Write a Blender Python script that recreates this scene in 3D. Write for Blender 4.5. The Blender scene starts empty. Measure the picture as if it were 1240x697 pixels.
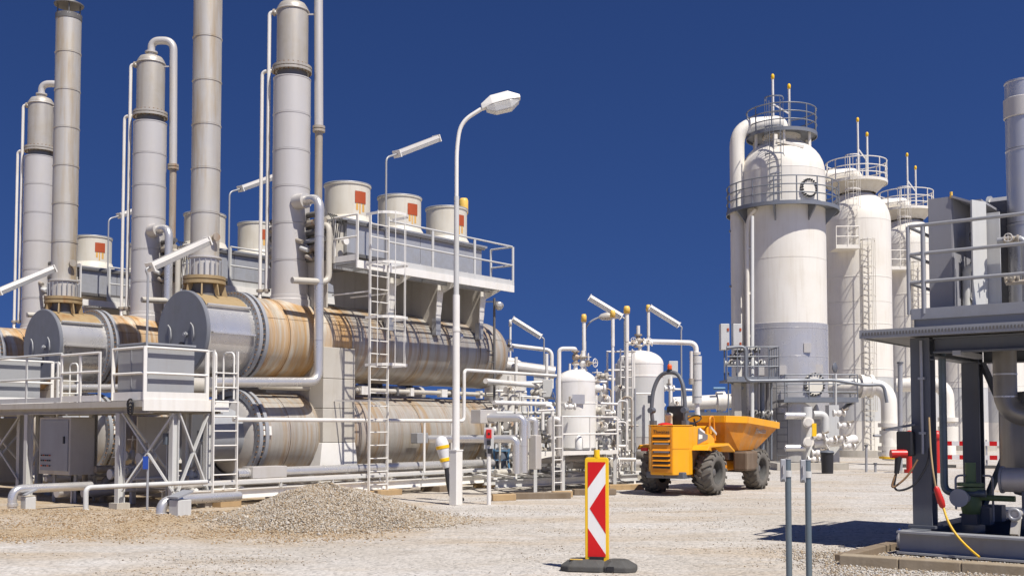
import bpy, math, random
from mathutils import Vector, Matrix
random.seed(7)
V = Vector
R = math.radians
scene = bpy.context.scene
col = scene.collection

# ---------------------------------------------------------------- camera, sky, sun, exposure
FPX, CAMH, PITCH = 1290.0, 1.6, R(2.6)
SHIFT = 167.5 - FPX * math.tan(PITCH)
cam = bpy.data.cameras.new('camera')
cam.sensor_width = 36.0
cam.lens = 36.0 * FPX / 1240.0
cam.shift_y = SHIFT / 1240.0
cam.clip_end = 3000.0
camo = bpy.data.objects.new('camera', cam)
col.objects.link(camo)
camo.location = (0, 0, CAMH)
camo.rotation_euler = (R(90) + PITCH, 0, 0)
scene.camera = camo

SUN_EL, SUN_AZ = R(58), R(-53)            # azimuth from +X towards +Y
to_sun = V((math.cos(SUN_EL) * math.cos(SUN_AZ), math.cos(SUN_EL) * math.sin(SUN_AZ), math.sin(SUN_EL)))
world = bpy.data.worlds.new('World')
scene.world = world
world.use_nodes = True
wn, wl = world.node_tree.nodes, world.node_tree.links
for n_ in list(wn):
    wn.remove(n_)
sky = wn.new('ShaderNodeTexSky')
sky.sky_type = 'NISHITA'
sky.sun_disc = False
sky.sun_elevation = SUN_EL
sky.sun_rotation = math.atan2(to_sun.x, to_sun.y)
sky.altitude = 1200
sky.air_density = 1.0
sky.dust_density = 0.05
sky.ozone_density = 3.0
gam = wn.new('ShaderNodeGamma')
gam.inputs['Gamma'].default_value = 1.62
hsv = wn.new('ShaderNodeHueSaturation')
hsv.inputs['Value'].default_value = 0.31
hsv.inputs['Saturation'].default_value = 1.02
hsv.inputs['Hue'].default_value = 0.506
bg = wn.new('ShaderNodeBackground')
bg.inputs['Strength'].default_value = 0.10
wo = wn.new('ShaderNodeOutputWorld')
tc = wn.new('ShaderNodeTexCoord')             # deep polarised sky: read the dome a little above the true direction, all round
vm = wn.new('ShaderNodeVectorMath')
vm.operation = 'MULTIPLY_ADD'
vm.inputs[1].default_value = (1, 1, 0.72)
vm.inputs[2].default_value = (0, 0, 0.34)
vn = wn.new('ShaderNodeVectorMath')
vn.operation = 'NORMALIZE'
wl.new(tc.outputs['Generated'], vm.inputs[0])
wl.new(vm.outputs[0], vn.inputs[0])
wl.new(vn.outputs[0], sky.inputs['Vector'])
wl.new(sky.outputs[0], gam.inputs['Color'])
wl.new(gam.outputs[0], hsv.inputs['Color'])
wl.new(hsv.outputs[0], bg.inputs['Color'])
wl.new(bg.outputs[0], wo.inputs['Surface'])
sl = bpy.data.lights.new('sun', 'SUN')
sl.energy = 5.0
sl.angle = R(0.53)
sl.color = (1.0, 0.95, 0.88)
suno = bpy.data.objects.new('sun', sl)
col.objects.link(suno)
suno.rotation_euler = to_sun.to_track_quat('Z', 'Y').to_euler()
suno.location = (40, -20, 60)
vs = scene.view_settings
vs.view_transform = 'Standard'
vs.look = 'None'
vs.exposure = 0.28
vs.gamma = 1.0
vs.use_curve_mapping = False

# ---------------------------------------------------------------- survey: site grid and sight lines
cP, sP = math.cos(PITCH), math.sin(PITCH)
GA = R(38.5)
AX = V((math.sin(GA), math.cos(GA), 0))     # along the process rows, away from the road
BX = V((math.cos(GA), -math.sin(GA), 0))    # across the rows, towards the road
ZX = V((0, 0, 1))
QO = V((-3.37, 24.6, 0))                    # front corner of the first cooler deck
def U(t, b, z):
    return QO + AX * t + BX * b + ZX * z
def ray(px, py):
    u = (px - 620.0) / FPX
    v = -(py - 348.5 - SHIFT) / FPX
    return V((u, cP - v * sP, sP + v * cP))
def at(px, py, Y):
    r = ray(px, py)
    return V((0, 0, CAMH)) + r * (Y / r.y)
def gnd(px, py, z=0.0):
    r = ray(px, py)
    return V((0, 0, CAMH)) + r * ((z - CAMH) / r.z)
def ub(px, py, b):
    r = ray(px, py)
    k = (b + QO.dot(BX)) / r.dot(BX)
    return V((0, 0, CAMH)) + r * k
def ut(px, py, t):
    r = ray(px, py)
    k = (t + QO.dot(AX)) / r.dot(AX)
    return V((0, 0, CAMH)) + r * k
def tb(p):
    d = p - QO
    return d.dot(AX), d.dot(BX), p.z

# ---------------------------------------------------------------- mesh builder
def perp(d):
    d = d.normalized()
    h = ZX if abs(d.z) < 0.92 else V((1, 0, 0))
    x = d.cross(h).normalized()
    return x, x.cross(d).normalized()
class MB:
    def __init__(s):
        s.v, s.f, s.sm = [], [], []
    def add(s, vs_, fs, smooth=False):
        o = len(s.v)
        s.v += [tuple(p) for p in vs_]
        s.f += [tuple(i + o for i in f) for f in fs]
        s.sm += [smooth] * len(fs)
        return s
    def obox(s, c, x, y, z):                # centre, three half-extent vectors
        c = V(c)
        p = [c + x * i + y * j + z * k for i in (-1, 1) for j in (-1, 1) for k in (-1, 1)]
        fs = [(0, 1, 3, 2), (4, 6, 7, 5), (0, 4, 5, 1), (2, 3, 7, 6), (0, 2, 6, 4), (1, 5, 7, 3)]
        if x.cross(y).dot(z) < 0:
            fs = [f[::-1] for f in fs]
        return s.add(p, fs)
    def box(s, t0, t1, b0, b1, z0, z1):     # site grid box
        return s.obox(U((t0 + t1) / 2, (b0 + b1) / 2, (z0 + z1) / 2), AX * ((t1 - t0) / 2), BX * ((b1 - b0) / 2), ZX * ((z1 - z0) / 2))
    def wbox(s, x0, x1, y0, y1, z0, z1):
        return s.obox(V(((x0 + x1) / 2, (y0 + y1) / 2, (z0 + z1) / 2)), V(((x1 - x0) / 2, 0, 0)), V((0, (y1 - y0) / 2, 0)), V((0, 0, (z1 - z0) / 2)))
    def bar(s, p0, p1, w, h=None, side=None):  # rectangular bar, w across (horizontal), h along the other normal
        p0, p1 = V(p0), V(p1)
        h = h or w
        d = (p1 - p0)
        if side is None:
            x, y = perp(d)
        else:
            x = side.normalized()
            y = x.cross(d).normalized()
        return s.obox((p0 + p1) / 2, d / 2, x * (w / 2), y * (h / 2))
    def cyl(s, p0, p1, r0, r1=None, n=16, caps=True):
        p0, p1 = V(p0), V(p1)
        r1 = r0 if r1 is None else r1
        x, y = perp(p1 - p0)
        ring = [(math.cos(2 * math.pi * i / n), math.sin(2 * math.pi * i / n)) for i in range(n)]
        A = [p0 + x * (c_ * r0) + y * (q * r0) for c_, q in ring]
        B = [p1 + x * (c_ * r1) + y * (q * r1) for c_, q in ring]
        s.add(A + B, [((i + 1) % n, i, n + i, n + (i + 1) % n) for i in range(n)], True)
        if caps:
            if r0 > 1e-6:
                s.add(A, [tuple(range(n))])
            if r1 > 1e-6:
                s.add(B, [tuple(range(n))[::-1]])
        return s
    def lathe(s, o, d, prof, n=32, arc=None, hard=True):   # prof: (radius, height) ; hard edges keep profile corners crisp
        o, d = V(o), V(d).normalized()
        x, y = perp(d)
        a0, a1 = arc if arc else (0, 2 * math.pi)
        full = arc is None
        m = n if full else n + 1
        for (r0, h0), (r1, h1) in zip(prof[:-1], prof[1:]):
            pts = []
            for r, h in ((r0, h0), (r1, h1)):
                for i in range(m):
                    q = a0 + (a1 - a0) * i / n
                    pts.append(o + d * h + x * (math.cos(q) * r) + y * (math.sin(q) * r))
            fs = []
            for i in range(n):
                j = (i + 1) % m
                fs.append((i, j, m + j, m + i)[::-1])
            s.add(pts, fs, True)
        return s
    def soft(s, o, d, prof, n=32):          # smooth joined lathe (domes)
        o, d = V(o), V(d).normalized()
        x, y = perp(d)
        pts = [o + d * h + x * (math.cos(2 * math.pi * i / n) * r) + y * (math.sin(2 * math.pi * i / n) * r) for r, h in prof for i in range(n)]
        fs = []
        for k in range(len(prof) - 1):
            for i in range(n):
                j = (i + 1) % n
                fs.append((k * n + j, k * n + i, (k + 1) * n + i, (k + 1) * n + j))
        return s.add(pts, fs, True)
    def tube(s, pts, r, n=10, bend=0.0, seg=6, caps=True):
        pts = [V(p) for p in pts]
        path = [pts[0]]
        for i in range(1, len(pts) - 1):
            a, b, c = pts[i - 1], pts[i], pts[i + 1]
            u, w = (a - b), (c - b)
            q = min(bend, u.length * 0.48, w.length * 0.48)
            if q < 1e-4:
                path.append(b)
                continue
            p, e = b + u.normalized() * q, b + w.normalized() * q
            for k in range(seg + 1):
                t = k / seg
                path.append(p * (1 - t) ** 2 + b * (2 * t * (1 - t)) + e * t ** 2)
        path.append(pts[-1])
        x, y = perp(path[1] - path[0])
        rings = []
        for i, p in enumerate(path):
            if i == 0:
                d = path[1] - path[0]
            elif i == len(path) - 1:
                d = path[-1] - path[-2]
            else:
                d = (path[i + 1] - p).normalized() + (p - path[i - 1]).normalized()
            d.normalize()
            x = (x - d * x.dot(d)).normalized()
            y = x.cross(d).normalized()
            k = 1.0
            if bend < 1e-4 and 0 < i < len(path) - 1:
                k = 1.0
            rings.append([p + x * (math.cos(2 * math.pi * j / n) * r * k) + y * (math.sin(2 * math.pi * j / n) * r * k) for j in range(n)])
        o = [v for rg in rings for v in rg]
        fs = []
        for i in range(len(rings) - 1):
            for j in range(n):
                k = (j + 1) % n
                fs.append((i * n + k, i * n + j, (i + 1) * n + j, (i + 1) * n + k))
        s.add(o, fs, True)
        if caps:
            s.add(rings[0], [tuple(range(n))])
            s.add(rings[-1], [tuple(range(n))[::-1]])
        return s
    def prism(s, poly, ext):
        poly = [V(p) for p in poly]
        ext = V(ext)
        n = len(poly)
        nrm = V((0, 0, 0))
        for i in range(n):
            nrm += poly[i].cross(poly[(i + 1) % n])
        if nrm.dot(ext) > 0:
            poly = poly[::-1]
        q = [p + ext for p in poly]
        s.add(poly + q, [tuple(range(n)), tuple(range(n, 2 * n))[::-1]] + [((i + 1) % n, i, n + i, n + (i + 1) % n) for i in range(n)])
        return s
    def ibeam(s, p0, p1, h, w, up=None, tf=0.02, tw=0.014):
        p0, p1 = V(p0), V(p1)
        d = (p1 - p0).normalized()
        up = (up or ZX)
        up = (up - d * up.dot(d)).normalized()
        sd = d.cross(up).normalized()
        a, b = h / 2, w / 2
        prof = [(-b, -a), (b, -a), (b, -a + tf), (tw / 2, -a + tf), (tw / 2, a - tf), (b, a - tf), (b, a), (-b, a), (-b, a - tf), (-tw / 2, a - tf), (-tw / 2, -a + tf), (-b, -a + tf)]
        A = [p0 + sd * x + up * y for x, y in prof]
        L = p1 - p0
        n = len(A)
        B = [p + L for p in A]
        s.add(A + B, [((i + 1) % n, i, n + i, n + (i + 1) % n)[::-1] for i in range(n)])
        for Z, fl in ((A, 0), (B, 1)):
            for q in ((0, 1, 2, 3, 10, 11), (3, 4, 9, 10), (4, 5, 6, 7, 8, 9)):
                s.add([Z[i] for i in q], [tuple(range(len(q)))[::-1] if fl == 0 else tuple(range(len(q)))])
        return s
    def ring(s, o, d, Rr, r, n=24, m=6):
        o, d = V(o), V(d).normalized()
        x, y = perp(d)
        pts, fs = [], []
        for i in range(n):
            q = 2 * math.pi * i / n
            e = x * math.cos(q) + y * math.sin(q)
            for j in range(m):
                w = 2 * math.pi * j / m
                pts.append(o + e * (Rr + r * math.cos(w)) + d * (r * math.sin(w)))
        for i in range(n):
            for j in range(m):
                a, b = i * m + j, ((i + 1) % n) * m + j
                c, e = ((i + 1) % n) * m + (j + 1) % m, i * m + (j + 1) % m
                fs.append((a, b, c, e))
        return s.add(pts, fs, True)
    def mesh(s, name, loc=V((0, 0, 0))):
        m = bpy.data.meshes.new(name)
        lx, ly, lz = loc
        m.from_pydata([(x - lx, y - ly, z - lz) for x, y, z in s.v], [], s.f)
        m.polygons.foreach_set('use_smooth', s.sm)
        m.update()
        return m

# ---------------------------------------------------------------- things and parts
def tag(o, label=None, cat=None, group=None, kind=None):
    if label: o['label'] = label
    if cat: o['category'] = cat
    if group: o['group'] = group
    if kind: o['kind'] = kind
    return o
class Thing:
    def __init__(s, name, label, cat, loc, group=None):
        s.loc = V(loc)
        s.o = bpy.data.objects.new(name, None)
        s.o.empty_display_size = 0.2
        s.o.location = s.loc
        col.objects.link(s.o)
        tag(s.o, label, cat, group)
    def part(s, name, mb, mat, parent=None, label=None, bevel=0.0, kind=None):
        o = bpy.data.objects.new(name, mb.mesh(name, s.loc))
        o.data.materials.append(MAT[mat])
        col.objects.link(o)
        o.parent = parent or s.o
        if label: o['label'] = label
        if kind: o['kind'] = kind
        if bevel:
            m = o.modifiers.new('bevel', 'BEVEL')
            m.width = bevel
            m.segments = 2
            m.limit_method = 'ANGLE'
            m.angle_limit = R(40)
        return o
    def pieces(s, name, mb, mat, offsets, parent=None):   # alike pieces sharing one mesh
        me = mb.mesh(name, s.loc)
        me.materials.append(MAT[mat])
        out = []
        for d in offsets:
            o = bpy.data.objects.new(name, me)
            col.objects.link(o)
            o.parent = parent or s.o
            o.location = d
            out.append(o)
        return out
def single(name, mb, mat, label, cat, group=None, bevel=0.0, loc=None):
    if loc is None:
        n = len(mb.v)
        loc = V((sum(p[0] for p in mb.v) / n, sum(p[1] for p in mb.v) / n, min(p[2] for p in mb.v)))
    o = bpy.data.objects.new(name, mb.mesh(name, loc))
    o.data.materials.append(MAT[mat])
    o.location = loc
    col.objects.link(o)
    if bevel:
        m = o.modifiers.new('bevel', 'BEVEL')
        m.width = bevel
        m.segments = 2
        m.limit_method = 'ANGLE'
    return tag(o, label, cat, group)
def struct(name, mb, mat, kind='structure'):
    o = bpy.data.objects.new(name, mb.mesh(name))
    o.data.materials.append(MAT[mat])
    col.objects.link(o)
    o['kind'] = kind
    return o
def copy_thing(o, off, label, skip=()):
    c = o.copy()
    col.objects.link(c)
    c.location = o.location + off
    c['label'] = label
    def kids(src, dst):
        for ch in list(src.children):
            if ch.name.split('.')[0] in skip:
                continue
            k = ch.copy()
            col.objects.link(k)
            k.parent = dst
            kids(ch, k)
    kids(o, c)
    return c

# ---------------------------------------------------------------- materials
MAT = {}
def newmat(name):
    m = bpy.data.materials.new(name)
    m.use_nodes = True
    nt = m.node_tree
    b = nt.nodes['Principled BSDF']
    MAT[name] = m
    return m, nt.nodes, nt.links, b
def rgb(c):
    return (c[0], c[1], c[2], 1.0)
def ramp(N, L, src, stops):
    r = N.new('ShaderNodeValToRGB')
    e = r.color_ramp.elements
    while len(e) < len(stops):
        e.new(0.5)
    for k, (p, c) in enumerate(stops):
        e[k].position = p
        e[k].color = rgb(c) if isinstance(c, tuple) else (c, c, c, 1)
    L.new(src, r.inputs[0])
    return r.outputs[0]
def noise(N, L, vec, scale, detail=4, rough=0.55):
    n = N.new('ShaderNodeTexNoise')
    n.inputs['Scale'].default_value = scale
    n.inputs['Detail'].default_value = detail
    n.inputs['Roughness'].default_value = rough
    if vec is not None:
        L.new(vec, n.inputs['Vector'])
    return n.outputs['Fac']
def mixc(N, L, fac, a, b, mode='MIX'):
    m = N.new('ShaderNodeMix')
    m.data_type = 'RGBA'
    m.blend_type = mode
    for k, x in ((0, fac), (6, a), (7, b)):
        if hasattr(x, 'links') or hasattr(x, 'is_linked'):
            L.new(x, m.inputs[k])
        elif k == 0:
            m.inputs[k].default_value = x
        else:
            m.inputs[k].default_value = rgb(x)
    return m.outputs[2]
def pos(N, L, scale=(1, 1, 1), grid=False):
    g = N.new('ShaderNodeNewGeometry')
    src = g.outputs['Position']
    if grid:
        r = N.new('ShaderNodeVectorRotate')
        r.rotation_type = 'Z_AXIS'
        r.inputs['Angle'].default_value = -(math.pi / 2 - GA)     # row axis becomes X
        L.new(src, r.inputs['Vector'])
        src = r.outputs[0]
    m = N.new('ShaderNodeVectorMath')
    m.operation = 'MULTIPLY'
    m.inputs[1].default_value = scale
    L.new(src, m.inputs[0])
    return m.outputs[0]
def bump(N, L, b, h, strength=0.3, dist=0.02):
    n = N.new('ShaderNodeBump')
    n.inputs['Strength'].default_value = strength
    n.inputs['Distance'].default_value = dist
    L.new(h, n.inputs['Height'])
    L.new(n.outputs[0], b.inputs['Normal'])
def paint(name, c, rough=0.45, metal=0.0, dirt=(0.25, 0.2, 0.14), dirt_amt=0.35, scale=1.6, streak=True, rust=0.0, rust_c=(0.28, 0.12, 0.03), bmp=0.04, grid=True):
    m, N, L, b = newmat(name)
    p1 = pos(N, L, (1, 1, 1), grid)
    n1 = noise(N, L, p1, scale, 6, 0.6)
    f1 = ramp(N, L, n1, [(0.42, 0.0), (0.78, dirt_amt)])
    colr = mixc(N, L, f1, c, tuple(x * y for x, y in zip(c, (0.72, 0.66, 0.55))))
    if streak:
        p2 = pos(N, L, (5.0, 5.0, 0.35), grid)
        n2 = noise(N, L, p2, 1.3, 5, 0.6)
        f2 = ramp(N, L, n2, [(0.5, 0.0), (0.8, dirt_amt * 0.8)])
        colr = mixc(N, L, f2, colr, dirt)
    if rust > 0:
        p3 = pos(N, L, (3.2, 3.2, 0.28), grid)
        n3 = noise(N, L, p3, 1.1, 6, 0.65)
        f3 = ramp(N, L, n3, [(0.60 - 0.2 * rust, 0.0), (0.82 - 0.2 * rust, 0.85)])
        colr = mixc(N, L, f3, colr, rust_c)
    p4 = pos(N, L)
    n4 = noise(N, L, p4, 30, 3)
    rr = ramp(N, L, n1, [(0.3, max(0.05, rough - 0.1)), (0.8, min(1, rough + 0.15))])
    L.new(rr, b.inputs['Roughness'])
    L.new(colr, b.inputs['Base Color'])
    b.inputs['Metallic'].default_value = metal
    if bmp:
        bump(N, L, b, n4, bmp, 0.01)
    return m
paint('white_paint', (0.78, 0.76, 0.71), 0.4, dirt=(0.45, 0.38, 0.28), dirt_amt=0.3)
paint('white_pipe', (0.75, 0.73, 0.69), 0.38, dirt=(0.40, 0.31, 0.20), dirt_amt=0.45)
paint('tank_white', (0.77, 0.735, 0.66), 0.5, dirt=(0.42, 0.34, 0.22), dirt_amt=0.34, scale=0.6)
paint('cream_paint', (0.62, 0.585, 0.50), 0.5, dirt=(0.35, 0.27, 0.16), dirt_amt=0.4)
paint('beige_steel', (0.50, 0.47, 0.41), 0.5, dirt=(0.25, 0.19, 0.12), dirt_amt=0.45)
paint('light_grey_paint', (0.56, 0.56, 0.54), 0.42, dirt=(0.25, 0.22, 0.18), dirt_amt=0.3)
paint('grey_paint', (0.30, 0.31, 0.33), 0.45, dirt=(0.2, 0.17, 0.14), dirt_amt=0.3)
paint('box_grey', (0.33, 0.335, 0.34), 0.5, dirt=(0.25, 0.22, 0.18), dirt_amt=0.3)
paint('skirt_grey', (0.40, 0.395, 0.38), 0.55, dirt=(0.25, 0.21, 0.16), dirt_amt=0.45)
paint('mud', (0.15, 0.105, 0.07), 0.85, dirt=(0.3, 0.24, 0.17), dirt_amt=0.6, scale=4)
paint('disk_grey', (0.17, 0.178, 0.20), 0.5, dirt=(0.30, 0.29, 0.28), dirt_amt=0.3, scale=2.5)
paint('cabinet_grey', (0.30, 0.30, 0.325), 0.5, dirt=(0.25, 0.23, 0.2), dirt_amt=0.3)
paint('shaded_dull_stainless', (0.30, 0.285, 0.26), 0.4, metal=0.4, dirt=(0.16, 0.13, 0.1), dirt_amt=0.5)  # base darkened for the shade under the right platform; also a dull pipe
paint('dark_grey_paint', (0.115, 0.125, 0.145), 0.5, dirt=(0.2, 0.17, 0.14), dirt_amt=0.4)
paint('dark_steel', (0.16, 0.155, 0.15), 0.5, metal=0.3, dirt=(0.2, 0.14, 0.09), dirt_amt=0.45)
paint('galvanised', (0.38, 0.385, 0.395), 0.45, metal=0.3, dirt=(0.3, 0.3, 0.3), dirt_amt=0.4, scale=4)
paint('galvanised_sheet', (0.42, 0.43, 0.45), 0.42, metal=0.3, dirt=(0.3, 0.29, 0.27), dirt_amt=0.5, scale=5)
paint('platform_steel', (0.20, 0.215, 0.24), 0.45, metal=0.2, dirt=(0.3, 0.28, 0.25), dirt_amt=0.3)
paint('polished_band', (0.53, 0.515, 0.50), 0.28, metal=0.35, dirt=(0.3, 0.28, 0.25), dirt_amt=0.3, scale=1.2)
paint('aluminium', (0.66, 0.645, 0.62), 0.30, metal=0.6, dirt=(0.35, 0.31, 0.25), dirt_amt=0.22)
paint('aluminium_matt', (0.57, 0.545, 0.51), 0.42, metal=0.25, dirt=(0.42, 0.36, 0.26), dirt_amt=0.35)
paint('tower_cladding', (0.54, 0.52, 0.50), 0.42, metal=0.15, dirt=(0.42, 0.38, 0.32), dirt_amt=0.25, scale=0.8)
paint('tower_head', (0.46, 0.43, 0.38), 0.45, metal=0.25, dirt=(0.28, 0.22, 0.15), dirt_amt=0.6, scale=3)
paint('chimney_cladding', (0.56, 0.53, 0.47), 0.45, metal=0.35, dirt=(0.42, 0.30, 0.15), dirt_amt=0.6, scale=1.0, rust=0.5, rust_c=(0.42, 0.29, 0.13))
paint('rust', (0.24, 0.14, 0.07), 0.75, dirt=(0.12, 0.06, 0.03), dirt_amt=0.6, scale=5, rust=0.5)
paint('rusty_beige', (0.36, 0.265, 0.14), 0.6, metal=0.1, dirt=(0.25, 0.14, 0.05), dirt_amt=0.6, scale=4, rust=0.4)
paint('rusty_pipe', (0.40, 0.36, 0.30), 0.55, metal=0.2, dirt=(0.25, 0.15, 0.07), dirt_amt=0.6, rust=0.35)
paint('rubber', (0.14, 0.128, 0.11), 0.9, dirt=(0.25, 0.22, 0.18), dirt_amt=0.6, scale=3, streak=False)
paint('black_plastic', (0.020, 0.020, 0.022), 0.45, dirt=(0.1, 0.1, 0.1), dirt_amt=0.2)
paint('recycled_plastic', (0.075, 0.073, 0.068), 0.85, dirt=(0.3, 0.27, 0.22), dirt_amt=0.6, scale=9, streak=False, bmp=0.25)
paint('yellow_paint', (0.84, 0.385, 0.008), 0.38, dirt=(0.45, 0.30, 0.14), dirt_amt=0.4)
paint('orange_paint', (0.76, 0.28, 0.008), 0.45, dirt=(0.42, 0.28, 0.14), dirt_amt=0.6, scale=2.5)
paint('skip_worn', (0.70, 0.27, 0.02), 0.6, dirt=(0.40, 0.28, 0.16), dirt_amt=0.9, scale=2.6, rust=0.15, rust_c=(0.42, 0.31, 0.20))
paint('sign_yellow', (0.86, 0.52, 0.01), 0.4, dirt=(0.4, 0.3, 0.1), dirt_amt=0.15)
paint('cap_yellow', (0.78, 0.50, 0.10), 0.45, dirt=(0.3, 0.2, 0.1), dirt_amt=0.3)
paint('sign_red', (0.60, 0.004, 0.004), 0.4, dirt_amt=0.1, streak=False, bmp=0)
paint('sign_white', (0.82, 0.81, 0.78), 0.4, dirt_amt=0.15, bmp=0)
paint('red_plastic', (0.55, 0.02, 0.015), 0.4, dirt_amt=0.2)
paint('red_plate', (0.40, 0.075, 0.02), 0.5, dirt=(0.3, 0.06, 0.02), dirt_amt=0.4, scale=6)
paint('stain_rust', (0.66, 0.38, 0.10), 0.6, dirt=(0.6, 0.5, 0.35), dirt_amt=0.7, scale=4)
paint('blue_plate', (0.02, 0.07, 0.35), 0.45, dirt_amt=0.1, streak=False)
paint('blue_pipe', (0.10, 0.22, 0.36), 0.45, dirt_amt=0.3)
paint('filter_grey', (0.12, 0.14, 0.17), 0.4, dirt_amt=0.3)
paint('green_paint', (0.16, 0.24, 0.10), 0.5, dirt=(0.12, 0.12, 0.07), dirt_amt=0.4)
paint('timber', (0.42, 0.29, 0.15), 0.8, dirt=(0.2, 0.14, 0.08), dirt_amt=0.6, scale=3)
paint('timber_dark', (0.20, 0.15, 0.10), 0.85, dirt=(0.3, 0.26, 0.2), dirt_amt=0.6, scale=3)
paint('kerb_brown', (0.33, 0.27, 0.19), 0.9, dirt=(0.2, 0.15, 0.1), dirt_amt=0.7, scale=3.5, bmp=0.3)
paint('concrete', (0.46, 0.43, 0.37), 0.9, dirt=(0.25, 0.22, 0.17), dirt_amt=0.5, scale=2.5, bmp=0.2)
paint('post_blue_grey', (0.15, 0.19, 0.215), 0.42, metal=0.35, dirt=(0.35, 0.35, 0.34), dirt_amt=0.4, scale=4)
paint('cable_yellow', (0.75, 0.45, 0.02), 0.5, dirt_amt=0.2)
paint('beacon', (0.75, 0.10, 0.01), 0.25, dirt_amt=0.1)
paint('grille_dark', (0.03, 0.028, 0.025), 0.6, dirt_amt=0.3)
paint('plastic_wrap', (0.70, 0.70, 0.70), 0.4, dirt_amt=0.2, bmp=0.3)
def glassmat():
    m, N, L, b = newmat('lamp_lens')
    b.inputs['Base Color'].default_value = (0.75, 0.74, 0.70, 1)
    b.inputs['Roughness'].default_value = 0.18
    b.inputs['Transmission Weight'].default_value = 0.35
glassmat()
def shellmat(name, base, near_rust):
    # weathered cladding on the horizontal vessels: run marks round the shell, rust bleeding near the hot end
    m, N, L, b = newmat(name)
    pg = pos(N, L, (1, 1, 1), True)
    n2 = noise(N, L, pg, 1.1, 6, 0.65)
    c = mixc(N, L, ramp(N, L, n2, [(0.40, 0.0), (0.72, 0.55)]), base, tuple(x * 0.72 for x in base))
    n1 = noise(N, L, pos(N, L, (3.0, 0.5, 0.10), True), 1.6, 7, 0.7)          # long grey-brown run marks
    c = mixc(N, L, ramp(N, L, n1, [(0.44, 0.0), (0.70, 0.75)]), c, (0.27, 0.21, 0.14))
    n0 = noise(N, L, pos(N, L, (9.0, 1.0, 0.25), True), 1.3, 5, 0.7)          # fine pale streaks
    c = mixc(N, L, ramp(N, L, n0, [(0.56, 0.0), (0.78, 0.4)]), c, tuple(min(0.75, x * 1.25) for x in base))
    n3 = noise(N, L, pos(N, L, (1.5, 0.35, 0.06), True), 1.5, 7, 0.72)        # rust
    lo = 0.43 if near_rust else 0.52
    c = mixc(N, L, ramp(N, L, n3, [(lo, 0.0), (lo + 0.08, 0.55), (lo + 0.22, 0.95)]), c, (0.52, 0.27, 0.06) if near_rust else (0.38, 0.24, 0.10))
    n4 = noise(N, L, pos(N, L, (7.0, 1.0, 0.15), True), 1.2, 6, 0.7)
    c = mixc(N, L, ramp(N, L, n4, [(0.50, 0.0), (0.66, 0.85 if near_rust else 0.5)]), c, (0.33, 0.15, 0.035))
    L.new(c, b.inputs['Base Color'])
    b.inputs['Metallic'].default_value = 0.2
    b.inputs['Roughness'].default_value = 0.38
    bump(N, L, b, n2, 0.14, 0.08)
shellmat('vessel_cladding', (0.45, 0.425, 0.38), False)
shellmat('vessel_rusty', (0.62, 0.57, 0.47), True)
# ================================================================ the ground
import numpy as np
from mathutils import noise as mnoise
def groundmat():
    m, N, L, b = newmat('ground_gravel')
    p = pos(N, L)
    big = noise(N, L, p, 0.16, 5, 0.6)
    mid = noise(N, L, p, 0.9, 6, 0.65)
    fine = noise(N, L, p, 22, 4, 0.7)
    vor = N.new('ShaderNodeTexVoronoi')
    vor.inputs['Scale'].default_value = 26
    L.new(p, vor.inputs['Vector'])
    c = mixc(N, L, ramp(N, L, big, [(0.38, 0.0), (0.62, 1.0)]), (0.43, 0.39, 0.335), (0.49, 0.465, 0.43))
    tan = noise(N, L, pos(N, L, (0.45, 1.0, 1.0)), 0.42, 7, 0.68)
    c = mixc(N, L, ramp(N, L, tan, [(0.47, 0.0), (0.62, 0.75)]), c, (0.42, 0.34, 0.245))
    tr = noise(N, L, pos(N, L, (0.40, 1.0, 1.0)), 0.8, 7, 0.7)
    c = mixc(N, L, ramp(N, L, tr, [(0.48, 0.0), (0.66, 0.7)]), c, (0.55, 0.525, 0.49))
    c = mixc(N, L, ramp(N, L, mid, [(0.53, 0.0), (0.72, 0.5)]), c, (0.33, 0.285, 0.235))
    # brown soil at the foot of the first plant row
    sx = N.new('ShaderNodeSeparateXYZ')
    L.new(p, sx.inputs[0])
    mr = N.new('ShaderNodeMapRange')
    mr.inputs[1].default_value = -1.0
    mr.inputs[2].default_value = -4.5
    L.new(sx.outputs[0], mr.inputs[0])
    mr2 = N.new('ShaderNodeMapRange')
    mr2.inputs[1].default_value = 14.3
    mr2.inputs[2].default_value = 15.6
    L.new(sx.outputs[1], mr2.inputs[0])
    mu = N.new('ShaderNodeMath')
    mu.operation = 'MULTIPLY'
    L.new(mr.outputs[0], mu.inputs[0])
    L.new(mr2.outputs[0], mu.inputs[1])
    mu2 = N.new('ShaderNodeMath')
    mu2.operation = 'MULTIPLY'
    L.new(mu.outputs[0], mu2.inputs[0])
    L.new(ramp(N, L, mid, [(0.25, 0.3), (0.6, 0.9)]), mu2.inputs[1])
    c = mixc(N, L, mu2.outputs[0], c, (0.37, 0.275, 0.165))
    sp = ramp(N, L, vor.outputs['Color'], [(0.08, 0.55), (0.4, 0.95), (0.9, 1.22)])
    c = mixc(N, L, 0.75, c, sp, 'MULTIPLY')
    L.new(c, b.inputs['Base Color'])
    b.inputs['Roughness'].default_value = 0.95
    b.inputs['Specular IOR Level'].default_value = 0.15
    mh = N.new('ShaderNodeMath')
    mh.operation = 'SUBTRACT'
    L.new(fine, mh.inputs[0])
    L.new(vor.outputs['Distance'], mh.inputs[1])
    bump(N, L, b, mh.outputs[0], 0.5, 0.025)
groundmat()
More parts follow.
